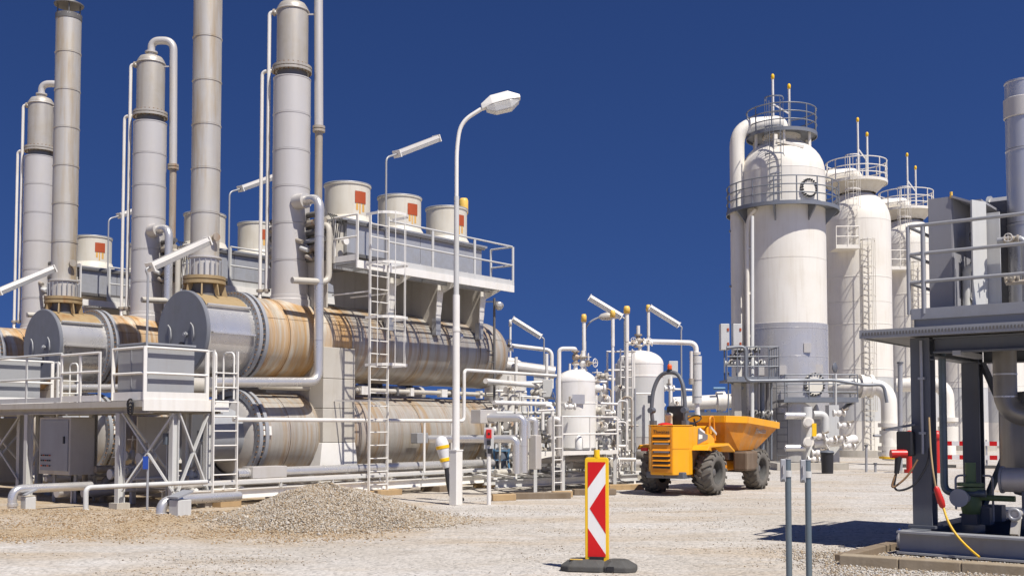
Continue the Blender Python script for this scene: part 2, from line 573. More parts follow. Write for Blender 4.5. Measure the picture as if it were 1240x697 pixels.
def stonemat(name, k):
    m, N, L, b = newmat(name)
    oi = N.new('ShaderNodeAttribute')
    oi.attribute_name = 'tint'
    c = ramp(N, L, oi.outputs['Fac'], [(0.0, (0.17, 0.14, 0.11)), (0.25, (0.33, 0.25, 0.16)), (0.5, (0.38, 0.33, 0.26)), (0.75, (0.40, 0.385, 0.36)), (1.0, (0.56, 0.53, 0.48))])
    if k: c = mixc(N, L, 0.8, c, k, 'MULTIPLY')
    L.new(c, b.inputs['Base Color'])
    b.inputs['Roughness'].default_value = 0.9
    b.inputs['Specular IOR Level'].default_value = 0.2
stonemat('stone', None)
stonemat('heap_stone', (1.0, 0.95, 0.87))
stonemat('soil_stone', (1.0, 0.82, 0.58))
HEAP = V((-3.15, 18.3, 0))
def heap_h(x, y):
    d = V((x, y, 0)) - HEAP
    a = math.atan2(d.y, d.x)
    sx = 1.85 if d.x > 0 else 1.7
    r = math.hypot(d.x / sx, d.y / 2.1)
    r += 0.10 * mnoise.noise(V((math.cos(a) * 1.6, math.sin(a) * 1.6, 3.1))) + 0.07 * mnoise.noise(V((x * 1.3, y * 1.3, 7.0)))
    h = 0.72 * max(0.0, 1 - r)
    if h > 0.42:
        h = 0.42 + (h - 0.42) * 0.72
    h += 0.09 * max(0.0, 1 - math.hypot((x - HEAP.x - 1.5) / 1.0, (y - HEAP.y + 0.2) / 1.2))
    return h + (0.025 * mnoise.noise(V((x * 4, y * 4, 1.0))) if h > 0 else 0)
def berm(x, y):
    # low spoil bank along the foot of the plant, left of the heap
    q = math.exp(-((y - 18.2 + 0.08 * (x + 6)) / 1.3) ** 2) * max(0.0, min(1.0, (-3.0 - x) / 3.0))
    return 0.16 * q
def ground_h(x, y):
    d = math.hypot(x, y - 15)
    k = max(0.0, min(1.0, (60 - d) / 30))
    return k * (0.018 * mnoise.noise(V((x * 0.5, y * 0.5, 0))) + 0.008 * mnoise.noise(V((x * 2.1, y * 2.1, 4)))) + berm(x, y)
def axis(lo, hi, step, far):
    a = list(np.arange(lo, hi + 1e-6, step))
    out = [lo - far, lo - far * 0.3, lo - far * 0.08, lo - far * 0.02] + a + [hi + far * 0.02, hi + far * 0.08, hi + far * 0.3, hi + far]
    return [float(q) for q in out]
gx, gy = axis(-24, 30, 0.3, 1800), axis(2, 62, 0.3, 1800)
mb = MB()
mb.v = [(x, y, ground_h(x, y) if (-24 <= x <= 30 and 2 <= y <= 62) else 0.0) for y in gy for x in gx]
nx = len(gx)
mb.f = [(j * nx + i, j * nx + i + 1, (j + 1) * nx + i + 1, (j + 1) * nx + i) for j in range(len(gy) - 1) for i in range(nx - 1)]
mb.sm = [True] * len(mb.f)
struct('ground', mb, 'ground_gravel')
def stones(name, pts, smin, smax, mat='stone', parent=None, kind='stuff'):
    n = len(pts)
    rng = np.random.default_rng(len(pts))
    base = np.array([(1, 0, 0), (-1, 0, 0), (0, 1, 0), (0, -1, 0), (0, 0, 1), (0, 0, -1)], float)
    tri = np.array([(0, 2, 4), (2, 1, 4), (1, 3, 4), (3, 0, 4), (2, 0, 5), (1, 2, 5), (3, 1, 5), (0, 3, 5)])
    s = smin + (smax - smin) * rng.random(n) ** 2.2
    v = base[None] * (0.6 + 0.6 * rng.random((n, 6, 1))) + 0.35 * (rng.random((n, 6, 3)) - 0.5)
    v = v * np.array([1, 1, 0.7]) * s[:, None, None]
    a = rng.random(n) * 6.283
    ca, sa = np.cos(a)[:, None], np.sin(a)[:, None]
    tx = rng.normal(0, 0.35, n)[:, None]
    x, y, z = v[..., 0], v[..., 1], v[..., 2]
    z2 = z + x * tx
    v = np.stack([x * ca - y * sa, x * sa + y * ca, z2], -1) + np.array(pts)[:, None, :]
    me = bpy.data.meshes.new(name)
    me.vertices.add(n * 6)
    me.vertices.foreach_set('co', v.reshape(-1))
    f = (tri[None] + 6 * np.arange(n)[:, None, None]).reshape(-1)
    me.loops.add(len(f))
    me.loops.foreach_set('vertex_index', f)
    me.polygons.add(len(f) // 3)
    me.polygons.foreach_set('loop_start', np.arange(0, len(f), 3))
    me.update(calc_edges=True)
    at_ = me.attributes.new('tint', 'FLOAT', 'POINT')
    at_.data.foreach_set('value', np.repeat(rng.random(n), 6))
    me.materials.append(MAT[mat])
    o = bpy.data.objects.new(name, me)
    col.objects.link(o)
    if parent:
        o.parent = parent
    o['kind'] = kind
    return o
rng = np.random.default_rng(5)
pts = []
while len(pts) < 26000:                                   # loose gravel over the yard
    y = 9.0 + 30 * rng.random() ** 1.9
    x = (rng.random() - 0.5) * 1.02 * y
    k = mnoise.noise(V((x * 0.45, y * 0.8, 9.0)))
    edge = 1.0 if (x > 3.2 and y < 14.6) else 0.0        # clean shingle beside the kerb
    if rng.random() < 0.05 + 0.9 * k or rng.random() < edge * 0.9 or rng.random() < (0.5 if abs(y - 20.5 - 0.15 * x) < 1.2 and -3 < x < 4 else 0):
        pts.append((x, y, ground_h(x, y) + 0.004))
st = stones('gravel', pts, 0.004, 0.016)
tag(st, 'loose pale gravel strewn over the yard surface', 'gravel')
pts = []
while len(pts) < 16000:                                   # shingle strip in the near corner by the kerb
    x, y = 3.4 + 5.0 * rng.random(), 9.6 + 4.2 * rng.random()
    k = (x - 3.4) * 0.9 + mnoise.noise(V((x, y, 2))) * 1.2
    if rng.random() < min(1.0, k) and y < 13.35 - 0.45 * (x - 6):
        pts.append((x, y, ground_h(x, y) + 0.006))
sh_ = stones('shingle', pts, 0.010, 0.026)
tag(sh_, 'clean grey shingle beside the concrete kerb in the near corner', 'gravel')
pts = []
while len(pts) < 30000:                                   # stony brown soil along the foot of the plant
    x, y = -13 + 11.5 * rng.random(), 14.6 + 5.6 * rng.random()
    k = 0.5 + 0.9 * mnoise.noise(V((x * 0.9, y * 0.9, 5.0))) + 0.3 * mnoise.noise(V((x * 3, y * 3, 5.0)))
    if rng.random() < k * min(1.0, max(0.0, (y - 14.6 + 0.5 * mnoise.noise(V((x, 0, 0)))) / 0.9)):
        pts.append((x, y, ground_h(x, y) + 0.003))
sl_ = stones('soil_stones', pts, 0.006, 0.026, mat='soil_stone')
tag(sl_, 'brown stony soil along the foot of the plant', 'gravel')
heap_x = [HEAP.x - 2.9 + 0.1 * i for i in range(66)]
heap_y = [HEAP.y - 3.1 + 0.1 * i for i in range(63)]
mb = MB()
mb.v = [(x, y, (heap_h(x, y) if heap_h(x, y) > 0 else -0.03) + ground_h(x, y) - 0.012) for y in heap_y for x in heap_x]
mb.f = [(j * 66 + i, j * 66 + i + 1, (j + 1) * 66 + i + 1, (j + 1) * 66 + i) for j in range(62) for i in range(65)]
mb.sm = [True] * len(mb.f)
hp = bpy.data.objects.new('gravel_heap', mb.mesh('gravel_heap'))
hp.data.materials.append(MAT['ground_gravel'])
col.objects.link(hp)
tag(hp, 'low heap of loose tan gravel dumped in front of the lower vessel', 'gravel heap')
pts = []
while len(pts) < 70000:
    x, y = HEAP.x - 2.8 + 6.0 * rng.random(), HEAP.y - 2.9 + 5.8 * rng.random()
    h = heap_h(x, y)
    q = math.hypot((x - HEAP.x - 0.2) / 3.0, (y - HEAP.y) / 2.8)
    if h > 0.0 or rng.random() < 0.35 * max(0.0, 1 - q) ** 1.6:
        pts.append((x, y, h + ground_h(x, y) + 0.006))
stones('stone', pts, 0.009, 0.025, mat='heap_stone', parent=hp)
pts = []
while len(pts) < 900:                                     # coarse stones that rolled to the foot
    a, k = rng.random() * 6.283, 0.75 + 0.5 * rng.random()
    x, y = HEAP.x + 1.75 * k * math.cos(a), HEAP.y + 2.0 * k * math.sin(a)
    pts.append((x, y, max(0.0, heap_h(x, y)) + ground_h(x, y) + 0.012))
stones('coarse_stones', pts, 0.016, 0.05, mat='heap_stone', parent=hp)
# ================================================================ shared fittings
def segs(prof_r, h0, h1, n, o, d, lip=0.008, gap=0.004):
    """cladding rings butted end to end; each laps the next by a small lip"""
    out = []
    L_ = (h1 - h0) / n
    for k in range(n):
        a, b = h0 + k * L_ + gap, h0 + (k + 1) * L_ - gap
        r = prof_r
        out.append(MB().lathe(o, d, [(r - 0.03, a), (r, a), (r, b - 0.03), (r + lip, b - 0.025), (r + lip, b), (r - 0.03, b)], 40))
    return out
def bolts(mb, o, d, Rr, n, r=0.016, l=0.05):
    x, y = perp(V(d))
    d = V(d).normalized()
    for i in range(n):
        q = 2 * math.pi * i / n
        p = V(o) + x * (math.cos(q) * Rr) + y * (math.sin(q) * Rr)
        mb.cyl(p - d * l, p + d * l, r, n=6)
    return mb
def railing(T, pts, h, mat='light_grey_paint', post=0.05, rail=0.045, rails=(1.0, 0.55), spacing=1.3, toe=0.12, parent=None, flat=True):
    """posts, rails and toe board along a polyline at floor level; every post is a piece of its own"""
    pts = [V(p) for p in pts]
    posts = []
    for a, b in zip(pts[:-1], pts[1:]):
        n = max(1, round((b - a).length / spacing))
        for i in range(n):
            posts.append(a + (b - a) * (i / n))
    if (pts[0] - pts[-1]).length > 0.05:
        posts.append(pts[-1])
    p0 = posts[0]
    d0 = (pts[1] - pts[0]).normalized()
    pm = MB()
    if flat:
        pm.obox(p0 + ZX * (h / 2), d0 * (post / 2), d0.cross(ZX) * (post / 5), ZX * (h / 2))
    else:
        pm.cyl(p0, p0 + ZX * h, post / 2, n=8)
    T.pieces('railing_post', pm, mat, [p - p0 for p in posts], parent)
    for k, q in enumerate(rails):
        m = MB()
        hh = ZX * (h * q)
        m.tube([p + hh for p in pts], rail / 2, 8, bend=0.06)
        T.part('top_rail' if k == 0 else 'mid_rail', m, mat, parent)
    if toe:
        m = MB()
        for a, b in zip(pts[:-1], pts[1:]):
            m.bar(a + ZX * (toe / 2), b + ZX * (toe / 2), 0.012, toe, side=(b - a).cross(ZX))
        T.part('toe_board', m, mat, parent)
def ladder(T, base, side, top_z, w=0.45, mat='white_paint', step=0.3, r=0.024, out=None, parent=None, z0=0.0, rung_mat=None):
    """two stringers and separate rungs; side = unit vector from one stringer to the other"""
    base = V(base)
    for k in (0, 1):
        p = base + side * (w * k)
        T.part('stringer', MB().bar(p + ZX * z0, p + ZX * top_z, 0.065, 0.022, side=side.cross(ZX)), mat, parent)
    n = int((top_z - z0 - 0.15) / step)
    m = MB().cyl(base + ZX * (z0 + 0.25), base + side * w + ZX * (z0 + 0.25), 0.014, n=8)
    T.pieces('rung', m, rung_mat or mat, [ZX * (step * i) for i in range(n)], parent)
def cage(T, base, side, outw, w, z0, z1, hoops, mat='white_paint', depth=0.7, nv=5, parent=None):
    base = V(base)
    c = base + side * (w / 2)
    rr = w / 2 + 0.14
    arc = [(-rr, 0.0), (-rr, depth * 0.55)] + [(rr * math.cos(q), depth * 0.55 + depth * 0.45 * math.sin(q)) for q in [math.pi - math.pi * i / 8 for i in range(1, 8)]] + [(rr, depth * 0.55), (rr, 0.0)]
    for z in hoops:
        m = MB()
        P = [c + side * x + outw * y + ZX * z for x, y in arc]
        for a, b in zip(P[:-1], P[1:]):
            m.bar(a, b, 0.014, 0.06, side=(b - a).cross(ZX))
        T.part('cage_hoop', m, mat, parent)
    for i in range(nv):
        k = 1 + round((len(arc) - 3) * i / (nv - 1))
        x, y = arc[k]
        p = c + side * x + outw * y
        T.part('cage_bar', MB().bar(p + ZX * z0, p + ZX * z1, 0.045, 0.012), mat, parent)
def flange(mb, p, d, r, t=0.03):
    d = V(d).normalized()
    return mb.cyl(V(p) - d * t, V(p) + d * t, r, n=20)
def tube_light(label, foot, elbow, tip, group='tube lights on bent poles', name='tube_light', mat='galvanised'):
    """slim bent pole carrying a long fluorescent luminaire"""
    foot, elbow, tip = V(foot), V(elbow), V(tip)
    T = Thing(name, label, 'lamp', foot, group)
    d = (tip - elbow).normalized()
    k = elbow + d * 0.16
    T.part('pole', MB().tube([foot, V((foot.x, foot.y, elbow.z - 0.1)), elbow, k + d * 0.1], 0.024, 8, bend=0.22), mat)
    s = d.cross(ZX).normalized()
    u = s.cross(d).normalized()
    a, b = elbow + d * 0.12, tip
    prof = [(-0.12, 0.0), (-0.09, 0.075), (0.09, 0.075), (0.12, 0.0)]
    T.part('housing', MB().prism([a + s * x + u * y for x, y in prof], b - a), 'aluminium_matt', bevel=0.006)
    prof2 = [(-0.115, -0.003), (0.115, -0.003), (0.085, -0.085), (-0.085, -0.085)]
    T.part('lens', MB().prism([a + d * 0.03 + s * x + u * y for x, y in prof2], (b - a) - d * 0.06), 'lamp_lens', bevel=0.008)
    for e in (a, b):
        T.part('end_cap', MB().obox(e, d * 0.014, s * 0.125, u * 0.088), 'white_paint')
    return T
def valve(T, p, d, s=1.0, wheel=True, up=ZX, mat='white_pipe', wmat='white_pipe', bmat='rusty_pipe'):
    """flanged gate valve: body, flanges, bonnet, stem and handwheel"""
    p, d, up = V(p), V(d).normalized(), V(up).normalized()
    m = MB().cyl(p - d * 0.16 * s, p + d * 0.16 * s, 0.065 * s, n=12).soft(p - up * 0.1 * s, up, [(0.001, 0), (0.07 * s, 0.01 * s), (0.105 * s, 0.07 * s), (0.1 * s, 0.14 * s), (0.06 * s, 0.2 * s), (0.05 * s, 0.24 * s)], 14)
    flange(m, p - d * 0.17 * s, d, 0.115 * s, 0.022 * s)
    flange(m, p + d * 0.17 * s, d, 0.115 * s, 0.022 * s)
    body = T.part('valve', m, mat)
    b = MB()
    flange(b, p + up * 0.16 * s, up, 0.09 * s, 0.018 * s)
    b.cyl(p + up * 0.17 * s, p + up * 0.34 * s, 0.035 * s, n=8)
    T.part('bonnet', b, bmat, body)
    if wheel:
        w = MB().ring(p + up * 0.38 * s, up, 0.11 * s, 0.012 * s, 18, 6)
        w.cyl(p + up * 0.33 * s, p + up * 0.46 * s, 0.015 * s, n=6)
        x, y = perp(up)
        for q in (x, y):
            w.bar(p + up * 0.38 * s - q * 0.11 * s, p + up * 0.38 * s + q * 0.11 * s, 0.012 * s)
        T.part('handwheel', w, wmat, body)
    return body
def pipe(name, label, pts, r, mat='white_pipe', bend=None, flanges=(), group=None, n=14, cat='pipe', bands=0):
    pts = [V(p) for p in pts]
    T = Thing(name, label, cat, min(pts, key=lambda p: p.z), group)
    T.part('pipe_run', MB().tube(pts, r, n, bend=r * 2.6 if bend is None else bend, seg=8), mat)
    for k, (i, f) in enumerate(flanges):        # segment index, fraction along it
        a, b = pts[i], pts[i + 1]
        p = a + (b - a) * f
        m = MB()
        d = (b - a).normalized()
        flange(m, p - d * 0.02, d, r * 1.7, 0.014)
        flange(m, p + d * 0.02, d, r * 1.7, 0.014)
        T.part('pipe_flange', m, mat)
    if bands:
        for a, b in zip(pts[:-1], pts[1:]):
            d = (b - a)
            c = int(d.length / bands)
            for i in range(1, c + 1):
                p = a + d * (i / (c + 1))
                T.part('band', MB().lathe(p, d, [(r, -0.012), (r + 0.004, -0.011), (r + 0.004, 0.011), (r, 0.012)], 16), mat)
    return T

# ================================================================ first process row (t along the row, b across it)
SP = 6.0                                    # spacing of the rows
OFF = [BX * (-SP * k) for k in range(3)]
ZU, ZL, RV, RL, BV = 3.64, 1.40, 0.93, 0.97, -2.0
def rowcopies(T, labels, skip=(), group=None):
    if group: T.o['group'] = group
    for k, lb in enumerate(labels):
        copy_thing(T.o, OFF[k + 1], lb, skip)

# ---- upper vessel
def vessel(name, label, zc, rv, upper):
    T = Thing(name, label, 'vessel', U(2, BV, zc - rv))
    o = U(0, BV, zc)
    if upper:
        ec = T.part('end_cover', MB().lathe(o, AX, [(0.0, -3.58), (0.90, -3.58), (0.92, -3.56), (0.92, -3.50), (0.8, -3.50)], 56), 'disk_grey')
        T.part('manway', MB().lathe(U(-3.585, BV, zc - 0.36), AX, [(0.0, 0.05), (0.12, 0.05), (0.12, -0.01), (0.15, -0.012), (0.15, 0.03)], 24), 'black_plastic', ec)
        for q in (-0.43, 0.40):
            c = U(-3.6, BV + q, zc - 0.02)
            m = MB().tube([c + BX * 0.02 - ZX * 0.2, c + BX * 0.11 - ZX * 0.08 - AX * 0.03, c + BX * 0.08 + ZX * 0.12 - AX * 0.03, c - BX * 0.06 + ZX * 0.2], 0.016, 8, bend=0.1)
            T.part('lifting_handle', m, 'box_grey', ec)
        m = MB().cyl(U(-3.68, BV + 0.2, zc - 0.06), U(-3.55, BV + 0.2, zc - 0.06), 0.035, n=10)
        flange(m, U(-3.64, BV + 0.2, zc - 0.06), AX, 0.06, 0.012)
        T.part('sampling_port', m, 'galvanised', ec)
        ch = T.part('channel', MB().lathe(o, AX, [(0.86, -3.5), (0.86, -2.28)], 56), 'aluminium')
        x, y = perp(AX)
        def on(q, r, t):
            return o + AX * t + BX * (math.sin(q) * r) + ZX * (math.cos(q) * r)
        m = MB()
        for i in range(14):                 # weathered cover plate over the crown of the channel
            q0, q1 = R(-50 + 100 * i / 14), R(-50 + 100 * (i + 1) / 14)
            P = [on(q0, 0.885, -3.44), on(q1, 0.885, -3.44), on(q1, 0.885, -2.34), on(q0, 0.885, -2.34)]
            m.add(P, [(3, 2, 1, 0)], True)
        for q in (-50, 50):
            P = [on(R(q), 0.885, -3.44), on(R(q), 0.885, -2.34), on(R(q), 0.855, -2.34), on(R(q), 0.855, -3.44)]
            m.add(P, [(0, 1, 2, 3), (3, 2, 1, 0)])
        T.part('cover_plate', m, 'rusty_beige', ch)
        for q, mt in ((52, 'aluminium'), (-52, 'aluminium'), (92, 'aluminium')):
            T.part('stiffener', MB().obox(on(R(q), 0.89, -2.89), AX * 0.56, (BX * math.cos(R(q)) - ZX * math.sin(R(q))) * 0.018, (BX * math.sin(R(q)) + ZX * math.cos(R(q))) * 0.06), mt, ch)
    else:
        T.part('end_cover', MB().soft(o, AX, [(0.0, -2.42), (0.4, -2.40), (0.75, -2.32), (0.92, -2.2), (0.96, -2.1)], 48), 'aluminium_matt')
        ch = T.part('channel', MB().lathe(o, AX, [(0.6, -3.2), (0.6, -2.3)], 40), 'grey_paint')
        T.part('channel_cover', MB().lathe(o, AX, [(0.0, -3.26), (0.68, -3.26), (0.68, -3.18), (0.5, -3.18)], 40), 'grey_paint', ch)
    m = MB().lathe(o, AX, [(rv - 0.08, -2.28), (rv + 0.09, -2.28), (rv + 0.09, -2.19), (rv - 0.05, -2.19), (rv - 0.05, -2.11), (rv + 0.09, -2.11), (rv + 0.09, -2.02), (rv - 0.05, -2.02)], 64)
    fl = T.part('girth_flange', m, 'grey_paint')
    T.part('bolts', bolts(MB(), o + AX * -2.15, AX, rv + 0.045, 52, 0.014, 0.16), 'rust', fl, kind='stuff')
    edges = [-2.0, -1.35, -0.55, 0.55, 1.75, 2.95, 4.15, 5.35, 6.45]
    for k, (a, b) in enumerate(zip(edges[:-1], edges[1:])):
        r = rv + (0.012 if k % 2 else 0.0)
        mt = 'vessel_rusty' if (upper and k < 3) else 'vessel_cladding'
        m = MB().lathe(o, AX, [(r - 0.04, a + 0.004), (r, a + 0.004), (r, b - 0.05), (r + 0.010, b - 0.045), (r + 0.010, b - 0.012), (r - 0.04, b - 0.012)], 64)
        cp = T.part('cladding_panel', m, mt)
        # lap seam low on the road side
        q = R(64 if upper else 40)
        s0 = U(a + 0.01, BV + math.sin(q) * (r + 0.004), zc + math.cos(q) * (r + 0.004))
        s1 = s0 + AX * (b - a - 0.07)
        T.part('seam', MB().bar(s0, s1, 0.012, 0.02, side=BX * math.sin(q) + ZX * math.cos(q)), mt, cp)
    T.part('dished_end', MB().soft(o, AX, [(rv + 0.01, 6.43), (rv, 6.55), (rv - 0.1, 6.72), (rv - 0.4, 6.86), (0.001, 6.92)], 48), 'vessel_cladding')
    return T
T = vessel('horizontal_vessel', 'rust-streaked upper horizontal vessel with round grey end cover, nearest row', ZU, RV, True)
m = MB().tube([U(4.1, BV + 0.9, 3.95), U(4.1, BV + 1.15, 4.05), U(4.1, BV + 1.15, 3.7)], 0.015, 6)
T.part('lamp_bracket', m, 'dark_steel')
T.part('bulkhead_lamp', MB().soft(U(4.25, BV + 1.12, 4.0), V((0.3, -0.8, -0.3)), [(0.001, 0.1), (0.09, 0.08), (0.12, 0.0), (0.001, -0.03)], 16), 'lamp_lens')
rowcopies(T, ['rust-streaked upper horizontal vessel with grey end cover behind the slatted gate, second row', 'pale upper horizontal vessel just showing at the picture edge, third row'], group='upper horizontal vessels')
T = vessel('horizontal_vessel', 'grey-beige lower horizontal vessel beside the gravel heap, nearest row', ZL, RL, False)
for k, (px, py) in enumerate(((318, 492), (323, 521))):
    p = ub(px, py, BV + RL + 0.01)
    t, b, z = tb(p)
    r = RL + 0.03
    q = math.asin(max(-1, min(1, (z - ZL) / r)))
    c = U(t, BV + math.cos(q) * r, ZL + math.sin(q) * r)
    nrm = BX * math.cos(q) + ZX * math.sin(q)
    T.part('inspection_plate', MB().obox(c, AX * 0.11, nrm * 0.02, nrm.cross(AX) * 0.10), 'dark_steel' if k == 0 else 'white_paint')
for t in (1.9, 5.4):
    T.part('saddle', MB().prism([U(t, BV - 0.8, 0.12), U(t, BV + 0.8, 0.12), U(t, BV + 0.75, 0.8), U(t, BV, 0.55), U(t, BV - 0.75, 0.8)], AX * 0.2), 'beige_steel')
rowcopies(T, ['lower horizontal vessel behind the control cabinet, second row', 'lower horizontal vessel at the picture edge, third row'], group='lower horizontal vessels')

# ---- duct column joining both vessels
T = Thing('connecting_duct', 'tall beige flat-sided duct joining upper and lower vessels, nearest row', 'duct', U(0, BV, 0.1))
lay = [(0.12, 1.22, 0.10), (1.23, 2.02, 0.0), (2.03, 2.72, 0.0), (2.73, 3.46, 0.0)]
for z0, z1, fl_ in lay:
    w0, w1 = (0.56 + fl_, 0.52) if fl_ else (0.5, 0.5)
    P = [U(0.02 - w0, -0.93 + fl_ * 0.3, z0), U(0.02 + w0, -0.93 + fl_ * 0.3, z0), U(0.02 + w1, -0.93, z1), U(0.02 - w1, -0.93, z1)]
    T.part('duct_panel', MB().prism(P, BX * -2.1), 'white_paint' if fl_ else 'beige_steel', bevel=0.01)
rowcopies(T, ['tall beige flat-sided duct joining the vessels, second row', 'tall beige flat-sided duct joining the vessels, third row'], group='connecting ducts')

# ---- column tower standing on the upper vessel
T = Thing('column_tower', 'tall grey clad column standing on the nearest upper vessel', 'tower', U(-0.6, BV, ZU + RV - 0.05))
o = U(-0.6, BV, 0)
T.part('skirt', MB().lathe(o, ZX, [(0.50, 4.36), (0.50, 4.60), (0.47, 4.62), (0.47, 4.70), (0.44, 4.71)], 40), 'tower_cladding')
for m in segs(0.445, 4.66, 9.96, 6, o, ZX):
    T.part('cladding_panel', m, 'tower_cladding')
T.part('neck', MB().lathe(o, ZX, [(0.445, 9.955), (0.36, 9.97), (0.36, 10.12)], 36), 'dark_steel')
m = MB().lathe(o, ZX, [(0.36, 10.12), (0.47, 10.12), (0.47, 10.18), (0.44, 10.18), (0.44, 10.20), (0.47, 10.20), (0.47, 10.26), (0.36, 10.26)], 40)
fl = T.part('girth_flange', m, 'tower_head')
T.part('bolts', bolts(MB(), o + ZX * 10.19, ZX, 0.43, 24, 0.016, 0.1), 'rust', fl, kind='stuff')
T.part('column_head', MB().soft(o, ZX, [(0.375, 10.24), (0.375, 11.62), (0.365, 11.70), (0.30, 11.80), (0.16, 11.86), (0.001, 11.87)], 40), 'tower_head')
T.part('lifting_ring', MB().ring(o + ZX * 11.62, ZX, 0.385, 0.02, 36, 6), 'aluminium_matt')
ex = (AX * 0.55 + BX * 0.75).normalized() * 0.66
m = MB().tube([o + ZX * 11.8, o + ZX * 12.28, o + ex * 0.94 + ZX * 12.28, o + ex + ZX * 8.75], 0.105, 14, bend=0.34, seg=8)
flange(m, o + ZX * 11.95, ZX, 0.17, 0.02)
ov = T.part('overhead_pipe', m, 'aluminium_matt')
T.part('bracket', MB().bar(o + ZX * 11.55 + ex * 0.4, o + ZX * 11.55 + ex, 0.03), 'aluminium_matt', ov)
m = MB().cyl(o + ex + ZX * 5.6, o + ex + ZX * 8.8, 0.092, n=14)
flange(m, o + ex + ZX * 8.78, ZX, 0.15, 0.03)
flange(m, o + ex + ZX * 8.70, ZX, 0.15, 0.03)
T.part('downcomer', m, 'rusty_pipe', ov)
wx = V((-1, 0.1, 0)).normalized()
for zt, dd in ((11.62, 0.62), (10.19, 0.72)):
    p = o + wx * 0.36 + ZX * zt
    e = o + wx * dd + BX * (0.06 if zt > 11 else -0.04)
    pw = T.part('vent_pipe', MB().tube([p, V((e.x, e.y, zt)), V((e.x, e.y, 4.78))], 0.045 if zt > 11 else 0.042, 10, bend=0.12), 'white_pipe')
    m = MB()
    flange(m, o + wx * 0.46 + ZX * zt, wx, 0.085, 0.025)
    flange(m, V((e.x, e.y, 4.85)), ZX, 0.085, 0.03)
    T.part('pipe_flange', m, 'rusty_pipe', pw)
m = MB().tube([V((e.x, e.y, 4.8)), V((e.x, e.y, 4.62)), U(-0.95, BV - 0.35, 4.55)], 0.05, 8, bend=0.1)
T.part('foot_pipe', m, 'white_pipe')
rowcopies(T, ['tall grey clad column with curved overhead pipe, second row', 'tall grey clad column behind the rain-capped chimney, third row'], group='clad columns on the upper vessels')

# ---- chimney at the hot end of the upper vessel
T = Thing('chimney', 'weathered steel chimney running out of the top of the picture, nearest row', 'chimney', U(-3.02, BV, ZU + 0.85))
o = U(-3.02, BV, 0)
for i in range(8):
    q = 2 * math.pi * i / 8 + 0.2
    d = V((math.cos(q), math.sin(q), 0))
    m = MB().prism([o + d * 0.30 + ZX * 4.74, o + d * 0.40 + ZX * 4.46, o + d * 0.50 + ZX * 4.46, o + d * 0.44 + ZX * 4.74], d.cross(ZX) * 0.03)
    T.part('gusset', m, 'rusty_beige')
T.part('breeching', MB().lathe(o, ZX, [(0.34, 4.3), (0.31, 4.74)], 32), 'dark_steel')
T.part('base_flange', MB().lathe(o, ZX, [(0.30, 4.73), (0.46, 4.73), (0.46, 4.80), (0.43, 4.80), (0.43, 4.83), (0.46, 4.83), (0.46, 4.90), (0.3, 4.90)], 40), 'rusty_beige')
T.part('stub', MB().lathe(o, ZX, [(0.33, 4.88), (0.33, 5.30), (0.37, 5.30), (0.37, 5.34), (0.3, 5.34)], 36), 'aluminium_matt')
T.part('bolts', bolts(MB(), o + ZX * 5.06, ZX, 0.385, 20, 0.013, 0.20), 'galvanised', kind='stuff')
for m in segs(0.312, 5.34, 12.24, 7, o, ZX, lip=0.012):
    T.part('cladding_panel', m, 'chimney_cladding')
T.o.children[-1]
cap = MB().soft(o, ZX, [(0.36, 12.50), (0.37, 12.53), (0.20, 12.62), (0.001, 12.66)], 32).soft(o, ZX, [(0.001, 12.515), (0.36, 12.50)], 32)
rc = T.part('rain_cap', cap, 'dark_steel')
for i in range(4):
    q = 2 * math.pi * i / 4 + 0.4
    d = V((math.cos(q), math.sin(q), 0)) * 0.27
    T.part('cap_stay', MB().cyl(o + d + ZX * 12.2, o + d + ZX * 12.53, 0.018, n=6), 'dark_steel', rc)
T.part('top_collar', MB().lathe(o, ZX, [(0.30, 12.1), (0.325, 12.12), (0.325, 12.26), (0.29, 12.27), (0.28, 12.1)], 32), 'dark_steel')
m = MB().cyl(U(-3.02, BV + 0.3, 5.75), U(-3.02, BV + 0.42, 5.75), 0.05, n=12)
flange(m, U(-3.02, BV + 0.42, 5.75), BX, 0.09, 0.015)
T.part('test_port', m, 'rusty_pipe')
rowcopies(T, ['weathered steel chimney with round rain cap, second row'], group='chimneys on the upper vessels')

# ---- big bypass pipe hung in front of the upper vessel
T = Thing('bypass_pipe', 'silver pipe dropping in front of the nearest upper vessel then turning along it', 'pipe', U(-0.75, -0.8, 2.5))
T.part('pipe_run', MB().tube([U(-0.75, -1.5, 6.90), U(-0.75, -0.80, 6.90), U(-0.75, -0.80, 2.62), U(-3.7, -0.80, 2.52)], 0.108, 16, bend=0.3, seg=8), 'aluminium')
m = MB().cyl(U(-0.75, -1.62, 6.9), U(-0.75, -1.28, 6.9), 0.18, n=20)
T.part('nozzle', m, 'aluminium_matt')
for z in (3.6, 4.9, 6.0):
    T.part('band', MB().lathe(U(-0.75, -0.8, z), ZX, [(0.108, -0.015), (0.113, -0.014), (0.113, 0.014), (0.108, 0.015)], 20), 'aluminium')
rowcopies(T, ['silver pipe dropping beside the second column tower'], group='silver bypass pipes')

